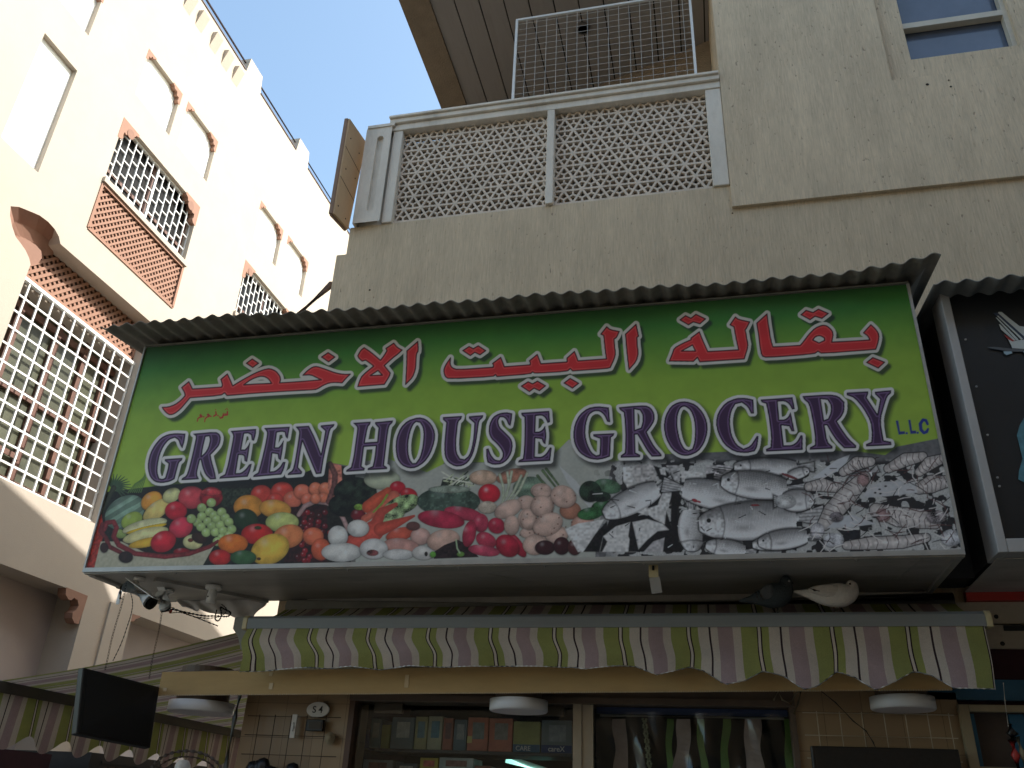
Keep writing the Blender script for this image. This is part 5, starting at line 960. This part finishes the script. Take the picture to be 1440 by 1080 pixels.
q = MB(); q.tube([aty(1423,1041,5.05), aty(1428,1062,5.05), aty(1434,1090,5.05)], [.020,.022,.018], 10); q.build('grip', M['red'], o, True); q = MB(); q.tube([aty(1430,1036,5.05), aty(1438,1060,5.05), aty(1444,1090,5.05)], [.014,.016,.014], 10); q.build('grip', M['wood_frame'], o, True)

# ================================================================ front awning
aw = thing('awning', (-2.75, 4.74, 2.6), 'green and mauve striped awning with a grey bar right under the grocery sign', 'awning')
yA = 4.72; xa0, xa1 = aty(347, 880, yA).x, aty(1386, 870, yA).x; zb0, zb1 = aty(860, 882, yA).z, aty(860, 862, yA).z
print('bar', xa0, xa1, zb0, zb1)
q = MB(); prf = [(0, 0), (0, .062), (.02, .080), (.075, .080), (.085, .06), (.085, .02), (.07, 0)]; q.prism([(xa0, yA+a, zb0+b*(zb1-zb0)/.08) for a, b in prf], (xa1-xa0, 0, 0)); q.build('front_bar', M['bar'], aw)
for x, s_ in ((xa0, -1), (xa1, 1)):
    q = MB(); q.prism([(x+s_*.001, yA-.004+a*1.05, zb0-.004+b*1.1*(zb1-zb0)/.08) for a, b in prf], (s_*.03, 0, 0)); q.build('end_cap', M['yellow_plastic'], aw, bevel=.004)
MC = [392,477,560,650,738,828,922,1021,1121,1228,1335]; us = [aty(p, 905, yA).x for p in MC]; pf = np.polyfit(range(11), us, 1); PER, PH = pf[0], pf[1]; print('stripe', PER, PH, np.array(us)-np.polyval(pf, range(11)))
ucoord = lambda x: (x-PH)/PER + .775
VB = [(340,944),(380,941),(420,938),(450,940),(480,937),(520,941),(560,936),(620,938),(700,936),(760,937),(800,938),(820,941),(860,936),(885,936),(918,949),(945,943),(968,937),(990,943),(1019,963),(1045,958),(1072,943),(1100,950),(1129,970),(1150,965),(1180,943),(1205,952),(1232,971),(1255,960),(1285,943),(1310,950),(1340,968),(1400,968),(1420,969)]
vx_ = [aty(*p, yA).x for p in VB]; vz_ = [aty(*p, yA).z for p in VB]
nx_, nz_ = 420, 14; vs, uvs = [], []
for j in range(nz_+1):
    t = j/nz_
    for i in range(nx_+1):
        x = xa0+.01+(xa1-xa0-.02)*i/nx_; zbt = float(np.interp(x, vx_, vz_)); sh_ = .062*max(0, min(1, (0.3-x)/2.4)); 
        dx = sh_*(ss(.25, .75, t)) - (.07*t if i < 12 else 0)*(1-i/12 if i < 12 else 0); fold = .013*math.sin(2*math.pi*(x-PH)/PER+1.2)*t + .006*math.sin(7.7*x)*t + .03*math.sin(math.pi*t)*max(0, min(1, (.2-x)/2))
        dx += .006*math.sin(9*x+5*t)*t
        vs.append((x+float(dx), yA+.006-fold, zb0+.006+(zbt-zb0-.006)*t)); uvs.append((ucoord(x), t))
q = MB(); q.add(vs, [(j*(nx_+1)+i, (j+1)*(nx_+1)+i, (j+1)*(nx_+1)+i+1, j*(nx_+1)+i+1) for j in range(nz_) for i in range(nx_)]); va = q.build('valance', M['fabric'], aw, True, fixn=False, uvs=uvs)
q = MB(); q.tube([tuple(Vector(vs[nz_*(nx_+1)+i])) for i in range(0, nx_+1, 3)], .0035, 6); q.build('hem', M['white_plastic'], va, True)
q = MB(); vs, uvs = [], []
for j in range(5):
    t = j/4
    for i in range(61):
        x = xa0+.02+(xa1-xa0-.04)*i/60; vs.append((x, yA+.07+(5.16-yA-.07)*t, zb1-.01+.155*t-.02*math.sin(math.pi*t))); uvs.append((ucoord(x), t))
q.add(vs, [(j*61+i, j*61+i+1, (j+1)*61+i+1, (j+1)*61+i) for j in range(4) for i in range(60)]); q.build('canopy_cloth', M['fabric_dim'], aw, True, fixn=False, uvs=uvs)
q = MB(); q.tube([(xa0+.02, 5.17, zb1+.15), (xa1-.02, 5.17, zb1+.15)], .05, 16); q.build('roller', M['grey_arm'], aw, True)
p = aty(338, 900, 4.9); q = MB(); q.prism([aty(*p_, 4.86) for p_ in [(330,868),(346,866),(350,884),(352,915),(345,916),(338,914),(334,895),(327,884)]], (0, .05, 0)); q.build('arm_bracket', M['grey_arm'], aw, bevel=.006)

# ---- side awning round the corner
sw = thing('awning', (-2.95, 5.1, 2.5), 'striped awning round the left corner, seen from below with scalloped edge', 'awning')
xb_, y0_, y1_ = -4.706, 5.1, 8.9; zt_, zl_ = 1.035+H, .70+H; n = 40; vs, uvs = [], []
for j in range(9):
    t = j/8
    for i in range(n+1):
        y = y0_+(y1_-y0_)*i/n; vs.append((-2.93+(xb_+2.93)*t, y, zt_+(zl_-zt_)*t-.03*math.sin(math.pi*t))); uvs.append(((y-y0_)/.38+.30, t))
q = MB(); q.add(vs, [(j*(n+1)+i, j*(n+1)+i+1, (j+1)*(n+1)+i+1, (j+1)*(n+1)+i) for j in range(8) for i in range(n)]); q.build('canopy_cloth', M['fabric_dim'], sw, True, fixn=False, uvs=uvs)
q = MB(); q.box((xb_-.03, 3.9, zl_-.075), (xb_+.03, y1_, zl_-.002)); q.build('front_bar', mat('dark_awning_bar', (.07,.065,.058), .6), sw, bevel=.006)
q = MB(); vs, uvs = [], []; n = 300; yv0 = 3.9
for j in range(9):
    t = j/8
    for i in range(n+1):
        y = yv0+(y1_-yv0)*i/n; u = (y-y0_)/.38+.30; zb_ = .315+H+.045*math.cos(2*math.pi*(u-.775)); zb_ = .335+H-.05*math.cos(2*math.pi*(u-.775)); vs.append((xb_+.02+.018*math.sin(2*math.pi*u)*t, y, zl_-.07+(zb_-zl_+.07)*t)); uvs.append((u, t))
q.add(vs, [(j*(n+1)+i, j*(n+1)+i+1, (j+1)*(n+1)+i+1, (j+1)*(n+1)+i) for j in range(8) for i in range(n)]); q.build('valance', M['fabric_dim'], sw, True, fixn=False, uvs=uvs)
q = MB(); q.box((-3.0, 5.1, zt_-.03), (-2.92, y1_, zt_+.05)); q.build('wall_rail', M['grey_arm'], sw)
# ---- things under the side awning
q = MB(); q.tube([aty(338, 975, 5.35), aty(330, 1010, 5.35), aty(317, 1080, 5.35), aty(310, 1130, 5.35)], .017, 10); tag(q.build('pole', M['grey_arm'], smooth=True), 'thin grey pole standing at the corner left of the tiled wall', 'pole')
q = MB(); a = atx(0, 1062, -5.6); q.box((-6.6, atx(-40,1062,-5.6).y, 0), (-5.6, atx(72,1066,-5.6).y, atx(30,1056,-5.6).z)); 
tag(q.build('market_rack', M['maroon']), 'dark maroon covered rack below the scalloped awning, bottom left corner', 'rack')
q = MB(); q.box((-6.5, atx(128,1062,-5.5).y, 0), (-5.5, 10.2, atx(170,1063,-5.5).z)); q.box((-5.49, atx(140,1075,-5.5).y, atx(150,1072,-5.49).z-.01), (-5.48, 9.6, atx(150,1072,-5.49).z+.01)); tag(q.build('market_rack', mat('dark_rack_cover', (.03,.027,.025), .8, .3, 3)), 'near-black rack below the side awning behind the hanging screen', 'rack')
o = thing('basket', aty(262, 1085, 4.8), 'wicker basket whose hooped handle rises at the bottom left, below the side awning', 'basket'); q = MB(); WK = mat('grey_wicker', (.20,.155,.13), .8, .3, 40)
q.tube([aty(262+52*math.cos(a), 1092-36*math.sin(a), 4.8) for a in [math.pi*k/16 for k in range(17)]], .011, 8); q.tube([aty(262+44*math.cos(a), 1092-28*math.sin(a), 4.83) for a in [math.pi*k/16 for k in range(17)]], .007, 8); q.build('handle', WK, o, True)
q = MB(); c = aty(262, 1098, 4.82); q.lathe((c.x, c.y, c.z-.05), [(.10,-.18),(.16,-.1),(.19,.0),(.18,.012),(.14,-.08)], 28); q.build('bowl', WK, o, True)
p = aty(258, 1072, 5.0); q = MB(); q.lathe((p.x, 5.0, p.z-.03), [(.001,.045),(.03,.04),(.045,.015),(.05,-.05)], 16); tag(q.build('pot_lid', M['white_plastic'], smooth=True), 'small white rounded lid showing inside the basket handle', 'lid')

# ================================================================ cardboard strip and ceiling lamps
yK = 4.85; cs = thing('cardboard_strip', aty(225, 960, yK), 'long brown cardboard strip running under the striped valance', 'cardboard')
A, B_, D_, E_ = aty(228, 945, yK), aty(222, 978, yK), aty(1326, 964, yK), aty(1110, 972, yK); sl2 = (E_.z-B_.z)/(E_.x-B_.x); zbr = B_.z+sl2*(1.16-B_.x); Rx = 1.16
q = MB(); q.prism([(B_.x, yK, B_.z), (Rx, yK, zbr), (Rx, yK, zbr+.15), (A.x, yK, A.z)], (0, .006, 0)); q.build('cardboard_face', M['card'], cs)
q = MB(); n = 360
for k in range(n):
    x = B_.x+(Rx-B_.x)*k/n; z = B_.z+sl2*(x-B_.x); w_ = (Rx-B_.x)/n; q.add([(x, yK-.0015, z-.002), (x+w_*.6, yK-.0015, z-.002), (x+w_*.5, yK-.0015, z+.006), (x+.1*w_, yK-.0015, z+.006)], [(0,1,2,3)])
q.build('frayed_edge', M['card_edge'], cs, fixn=False)
q = MB()
for px_, py_, h in ((381, 965, .035), (572, 958, .07), (232, 970, .02), (381, 948, .02)): p = aty(px_, py_, yK-.002); q.box((p.x-.012, yK-.003, p.z-h/2), (p.x+.012, yK-.0005, p.z+h/2)); q.build('tape', M['tape'], cs); q = MB()
lab3 = ['round white ceiling lamp nearest the hanging black screen, at the left', 'round white ceiling lamp over the shop window, the middle one', 'round white ceiling lamp under the right end of the striped valance']
for k, (c0, c1, yt) in enumerate(((245,326,978),(690,770,977),(1222,1313,971))):
    yl = 5.03; L0, R0 = aty(c0, yt+8, yl), aty(c1, yt+6, yl); r = (R0.x-L0.x)/2; cx2 = (L0.x+R0.x)/2; bt_ = aty((c0+c1)/2, yt+22, yl-r*.0); zt2 = aty((c0+c1)/2, yt-6, yl).z; 
    o = thing('ceiling_lamp', (cx2, yl, bt_.z), lab3[k], 'lamp', 'round lamps under the canopy'); hz = .062; z0 = aty((c0+c1)/2, (998, 996, 993)[k], yl-r).z
    q = MB(); q.lathe((cx2, yl, z0), [(r-.006,0),(r,.006),(r,hz)], 48); q.build('lamp_rim', M['lamp_side'], o, True); q = MB(); q.lathe((cx2, yl, z0), [(.001,-.001),(r*.96,-.001),(r-.007,.001)], 48); q.build('diffuser', M['lamp_white'], o)
    q = MB(); q.lathe((cx2, yl, z0+hz+.001), [(.001,.0),(r*.8,.0),(r*.8,.2)], 32); q.build('lamp_base', M['door_brown'], o)

# ================================================================ hanging screen, cameras, cables under the sign
P = [Vector((-3.45, 4.3, .667+H)), Vector((-3.318, 4.85, .640+H)), Vector((-3.29, 4.85, .296+H)), Vector((-3.385, 4.3, .3225+H))]
o = thing('hanging_monitor', (P[0]+P[2])/2, 'black flat monitor hanging on two chains at the left, below the sign', 'screen'); nrm = (P[1]-P[0]).cross(P[3]-P[0]).normalized(); nrm = nrm if nrm.x > 0 else -nrm
q = MB(); q.prism(P, tuple(-nrm*.045)); q.build('case', M['black'], o, bevel=.006)
c_ = sum(P, Vector())/4; q = MB(); q.prism([c_+(p-c_)*.9+nrm*.001 for p in P], tuple(nrm*.0015)); q.build('panel', mat('black_screen_glass', (.004,.004,.005), .5), o)
for a, b in (((178, 820), (147, 942)), ((228, 858), (210, 954))):
    yy = 4.42 if a[0] < 200 else 4.74; A_, B2 = aty(*a, yy), aty(*b, yy); q = MB(); n = int((A_-B2).length/.016)
    for k in range(n):
        c = A_+(B2-A_)*((k+.5)/n)+Vector((.004*math.sin(k*.25), 0, 0)); d = (B2-A_).normalized()*.0095; e2 = Vector((.0045,0,0)) if k % 2 else Vector((0,.0045,0)); q.tube([c-d, c-d*.6+e2, c+d*.6+e2, c+d, c+d*.6-e2, c-d*.6-e2, c-d], .0016, 5, cap=False)
    q.build('chain', M['rust'], o)
WCAM = mat('camera_white', (.86,.86,.84), .4, .02)
def bullet(base, front, r, label, py=None):
    o = thing('security_camera', base, label, 'camera', 'bullet cameras under the sign'); base, front = Vector(base), Vector(front); d = (front-base).normalized()
    q = MB(); q.tube([base, base+d*.004, front-d*.03, front-d*.012], [r*.8, r*.95, r, r*1.02], 28); q.build('housing', WCAM, o, True)
    up = Vector((0,0,1)); q = MB(); q.bar(base+up*(r+.003)-d*.0, front+d*.02+up*(r*.9+.003), r*1.5, .004); q.build('sun_shield', WCAM, o)
    q = MB(); q.tube([front-d*.012, front], [r*1.03, r*.97], 28); q.build('face', M['black'], o); q = MB(); q.tube([front+d*.0005, front+d*.002], [r*.45, r*.4], 20); q.build('lens', M['dark_glass'], o)
    a = base+d*.05+up*r; top_ = Vector((a.x+.02, a.y+.02, SZ0-.02)); q = MB(); q.tube([a, a+up*.02+Vector((.01,.01,0)), top_-up*.02, top_], [.014,.016,.016,.018], 14); q.lathe((top_.x, top_.y, top_.z-.012), [(.001,0),(.032,0),(.036,.008),(.036,.022)], 24); q.build('mount', M['white_plastic'], o, True)
bb, ff = aty(178, 824, 4.54), aty(214, 849, 4.53); bullet(bb, ff, .040, 'white bullet camera with a black face, nearest the left end of the sign')
bb, ff = aty(224, 834, 4.80), aty(233, 856, 4.90); bullet(bb, ff, .036, 'second bullet camera, just right of the first and turned away')
p = atz(300, 828, SZ0-.03); o = thing('camera_mount', p, 'empty white round camera mount with a short stem under the sign', 'bracket'); q = MB(); q.lathe((p.x, p.y, p.z-.004), [(.001,-.002),(.045,-.002),(.05,.004),(.05,.024)], 28); q.build('base', M['white_plastic'], o, True); q = MB(); q.lathe((p.x, p.y, p.z-.085), [(.001,0),(.030,0),(.030,.05),(.022,.082)], 24); s_ = q.build('stem', M['white_plastic'], o, True); q = MB(); q.lathe((p.x-.008, p.y-.030, p.z-.055), [(.001,-.001),(.005,-.001),(.005,.006)], 10, 'y'); q.build('screw_hole', M['dark_gap'], s_)
p = aty(177, 822, 4.75); o = thing('cable_clamp', p, 'grimy grey clamp at the left front corner of the sign, holding the first chain', 'bracket'); q = MB(); q.box((p.x-.05, p.y-.03, p.z-.03), (p.x+.03, p.y+.03, p.z+.045)); q.build('body', M['grey_arm'], o, bevel=.008); q = MB(); q.tube([p+Vector((-.01,-.03,-.02)), p+Vector((.0,-.035,-.06)), p+Vector((.01,-.03,-.1))], .008, 8); q.build('hook', M['rust'], o, True)
p = aty(167, 840, 4.8); q = MB(); q.box((p.x-.012, p.y, p.z-.045), (p.x+.014, p.y+.004, p.z+.045)); tag(q.build('white_tag', M['white_plastic'], bevel=.002), 'narrow white tag dangling at the sign corner, left of the first chain', 'tag')
for k, (pts, r, lab) in enumerate([([(238,856),(262,861),(285,866),(305,866),(322,868),(327,862),(318,858),(308,852),(311,862),(308,874),(302,872),(306,858)], .007, 'thick black cable tangle looping below the empty camera mount'),
        ([(232,850),(250,858),(275,868),(306,880)], .005, 'straight thin black cable running down from the second camera to the side awning'),
        ([(240,862),(252,860),(268,866),(290,870),(312,868),(322,858),(312,850)], .004, 'thin dark wire twisted along the thick cable tangle'),
        ([(182,828),(186,845),(184,862),(179,880),(172,905),(160,930)], .004, 'slack dark wire beside the first chain of the monitor')]):
    
    cp = [aty(*p, 4.98-.02*k) + Vector((0, .01*math.sin(i), 0)) for i, p in enumerate(pts)]
    for _ in range(2): cp = [cp[0]] + [x for a_, b_ in zip(cp[:-1], cp[1:]) for x in (a_.lerp(b_, .25), a_.lerp(b_, .75))] + [cp[-1]]
    q = MB(); q.tube(cp, r, 7); tag(q.build('cable', M['black_cable'], smooth=True), lab, 'cable')
q = MB(); q.tube([aty(228, 853, 4.93), aty(234, 857, 4.93), aty(240, 860, 4.93)], [.014,.02,.014], 10); tag(q.build('red_connector', M['red'], smooth=True), 'small red connector where the cables meet beside the second camera', 'connector')
# crumpled sheet below the box
q = MB(); nx_, nz_ = 40, 12; c0_, c1_, c2_, c3_ = aty(232, 826, 5.19), aty(378, 846, 5.22), aty(356, 872, 5.22), aty(262, 856, 5.19); vs = []
for j in range(nz_+1):
    for i in range(nx_+1):
        u, v = i/nx_, j/nz_; a = c0_.lerp(c1_, u); b = c3_.lerp(c2_, u); p = a.lerp(b, v); vs.append((p.x, p.y-.03*abs(math.sin(9*u+2*v))-.02*math.sin(23*u-5*v)*v, p.z+.004*math.sin(31*u)))
q.add(vs, [(j*(nx_+1)+i, j*(nx_+1)+i+1, (j+1)*(nx_+1)+i+1, (j+1)*(nx_+1)+i) for j in range(nz_) for i in range(nx_)]); cr = q.build('crumpled_sheet', mat('dirty_white_sheet', (.6,.57,.55), .7, .12, 8), smooth=True); tag(cr, 'crumpled dirty white sheet tucked under the left end of the sign', 'sheet'); sm_ = cr.modifiers.new('Solid', 'SOLIDIFY'); sm_.thickness = .004
# board beside the balcony and stay rod
Q = [Vector((-2.8, y, z+H)) for y, z in ((5.026,5.397),(5.394,5.467),(5.322,4.423),(5.038,4.365))]
bd = thing('projecting_board', Q[3], 'brown plywood board sticking out beside the left end of the balcony', 'board'); q = MB(); q.prism(Q, (-.02, 0, 0)); q.build('board_face', M['plywood'], bd)
q = MB()
for a, b in ((0, 1), (1, 2), (2, 3), (3, 0)): q.bar(Q[a]+Vector((-.03,0,0)), Q[b]+Vector((-.03,0,0)), .02, .03 if a else .015, up=(0,0,1) if a in (0,2) else (1,0,0))
q.build('board_rim', M['ply_edge'], bd); q = MB()
for ty, tz in ((.2,.83),(.75,.80),(.22,.50),(.8,.52),(.15,.1),(.7,.06)):
    p = Q[3].lerp(Q[2], ty).lerp(Q[0].lerp(Q[1], ty), tz); q.lathe((p.x+.002, p.y, p.z), [(.001,.002),(.006,.002),(.007,-.002)], 8, 'x')
for tz in (.38, .7): a = Q[3].lerp(Q[0], tz); b = Q[2].lerp(Q[1], tz-.08); q.bar(a+Vector((.001,0,0)), b+Vector((.001,0,0)), .004, .002)
q.build('nail', M['dark_gap'], bd)
q = MB(); q.tube([aty(466, 400, 5.35), aty(402, 458, 5.0)], .03, 8); tag(q.build('stay_rod', M['ply_edge'], smooth=True), 'dark brown rod slanting from the building corner to the canopy', 'rod')

# ================================================================ pigeons
def bird(name, label, ctr, y, mats, wing=None, eye=(0,0), beak=None, legs=(), lat=.85, patch=None):
    k = MB(); Z = lambda x, yy: (1000+x/6, 790+yy/6); rings = []; n = 20; pts = [aty(*Z(a, b), y) for a, b, r in ctr]; rad = [r/6/255. for a, b, r in ctr]
    for i, p in enumerate(pts):
        d = (pts[min(i+1, len(pts)-1)]-pts[max(i-1, 0)]).normalized(); s_ = Vector((0,1,0)); v_ = d.cross(s_).normalized()
        rings.append([p + v_*math.sin(t_)*rad[i] + s_*math.cos(t_)*rad[i]*lat*(1 if i > 1 else 1.6) for t_ in [2*math.pi*q_/n for q_ in range(n)]])
    m0 = k.add([v for r_ in rings for v in r_], [])
    for i in range(len(pts)-1):
        for q_ in range(n): k.f.append((m0+i*n+q_, m0+i*n+(q_+1)%n, m0+(i+1)*n+(q_+1)%n, m0+(i+1)*n+q_)); k.mi.append(0)
    k.f.append(tuple(m0+q_ for q_ in range(n))); k.mi.append(0); k.f.append(tuple(m0+(len(pts)-1)*n+q_ for q_ in range(n))); k.mi.append(0)
    root = thing(name, pts[len(pts)//2], label, 'pigeon', 'pigeons resting on the awning bar'); b_ = k.build('body', mats[0], root, True); ms = b_.modifiers.new('Sub', 'SUBSURF'); ms.levels = 1; ms.render_levels = 2
    if wing:
        for sd in (-1, 1):
            w_ = MB(); W_ = [aty(*Z(a, b), y) for a, b in wing]; c = sum(W_, Vector())/len(W_); rr_ = max(rad)*lat; ring2 = []
            vs_ = [c+Vector((0, sd*rr_*1.12, 0))] + [p+Vector((0, sd*rr_*.99*(1-min(1, ((p-c).length/.22))**2*.6), 0)) for p in W_] + [p+Vector((0, sd*rr_*.5, 0)) for p in W_]; N_ = len(W_)
            w_.add(vs_, [(0, 1+i, 1+(i+1) % N_) for i in range(N_)] + [(1+i, 1+(i+1) % N_, 1+N_+(i+1) % N_, 1+N_+i) for i in range(N_)]); wo = w_.build('wing', mats[1], root, True); ms = wo.modifiers.new('Sub', 'SUBSURF'); ms.levels = 1; ms.render_levels = 2
            if patch:
                for pp in patch:
                    A1 = [aty(*Z(a, b), y)+Vector((0, sd*rr_*1.04, 0)) for a, b, _ in pp]; t2 = MB(); t2.tube(A1, [r/6/255 for _, _, r in pp], 8); t2.build('wing_bar', mats[3], wo, True)
    e = aty(*Z(*eye), y); hr = ctr[-3][2]/6/255*lat
    for sd in (-1, 1):
        t2 = MB(); t2.lathe((e.x, e.y+sd*hr*.93, e.z), [(.0005,-.006),(.0055,-.004),(.007,0),(.0055,.004),(.0005,.006)], 12, 'y'); t2.build('eye', mats[4], root, True)
    bk_ = [aty(*Z(a, b), y) for a, b in beak]; t2 = MB(); t2.tube(bk_, [.0075, .005, .0015], 10); t2.build('beak', mats[5], root, True)
    for a, b in legs:
        p1, p2 = aty(*Z(a, b), y), aty(*Z(a+4, b+48), y); p2.z = max(p2.z, zb1+.004); t2 = MB(); t2.tube([p1, p2], [.006, .0035], 8)
        for an in (-.5, 0, .5, math.pi): t2.tube([p2, p2+Vector((math.cos(an)*.022, math.sin(an)*.022-.0, -.003))], [.003,.0018], 6)
        t2.build('leg', mats[5], root, True)
FW = mat('cream_feathers', (.62,.56,.50), .9, .06, 60, bump=.4, bscale=120); FW2 = mat('cream_wing_feathers', (.56,.50,.44), .9, .08, 40, stretch=(1,1,3), bump=.5, bscale=90); FD = mat('slate_feathers', (.035,.042,.045), .75, .15, 60, bump=.4, bscale=120); FG = mat('grey_wing_feathers', (.10,.10,.10), .85, .1, 40, bump=.5, bscale=90); DB = mat('dark_wing_bar', (.03,.018,.015), .8); EY = mat('dark_eye', (.01,.008,.008), .1); LG = mat('pinkish_grey_horn', (.16,.10,.09), .6); 
yP = yA+.045
bird('pigeon', 'white pigeon facing right on the awning bar, the right-hand bird', [(690,250,8),(730,256,17),(780,264,27),(850,272,50),(930,282,80),(1010,284,96),(1085,284,102),(1150,266,92),(1185,238,70),(1190,212,50),(1184,196,46),(1180,182,42),(1178,166,26),(1178,156,8)], yP, [FW, FW2, None, DB, EY, LG],
     wing=[(790,250),(850,222),(940,205),(1040,205),(1090,240),(1085,290),(1030,325),(950,312),(880,290)], eye=(1168,196), beak=[(1212,200),(1222,212),(1226,224)], legs=((1035,375),(1085,378)), patch=[[(830,248,4),(862,262,9),(905,270,5)]])
bird('pigeon', 'dark slate pigeon with grey wing, crouched left of the white bird', [(230,330,10),(290,326,22),(350,318,36),(420,306,70),(490,296,98),(550,286,108),(600,258,100),(624,222,76),(630,188,54),(632,164,50),(630,144,44),(628,126,28),(628,114,8)], yP, [FD, FG, None, DB, mat('pale_eye', (.35,.34,.32), .2), mat('dark_beak', (.03,.03,.03), .4)],
     wing=[(395,270),(440,225),(490,200),(525,215),(535,270),(515,330),(460,335),(420,315)], eye=(655,172), beak=[(672,165),(688,178),(696,192)], legs=((520,385),(560,385)), patch=[[(400,270,7),(415,310,8),(440,345,6)],[(375,285,6),(385,320,7),(400,345,5)]])
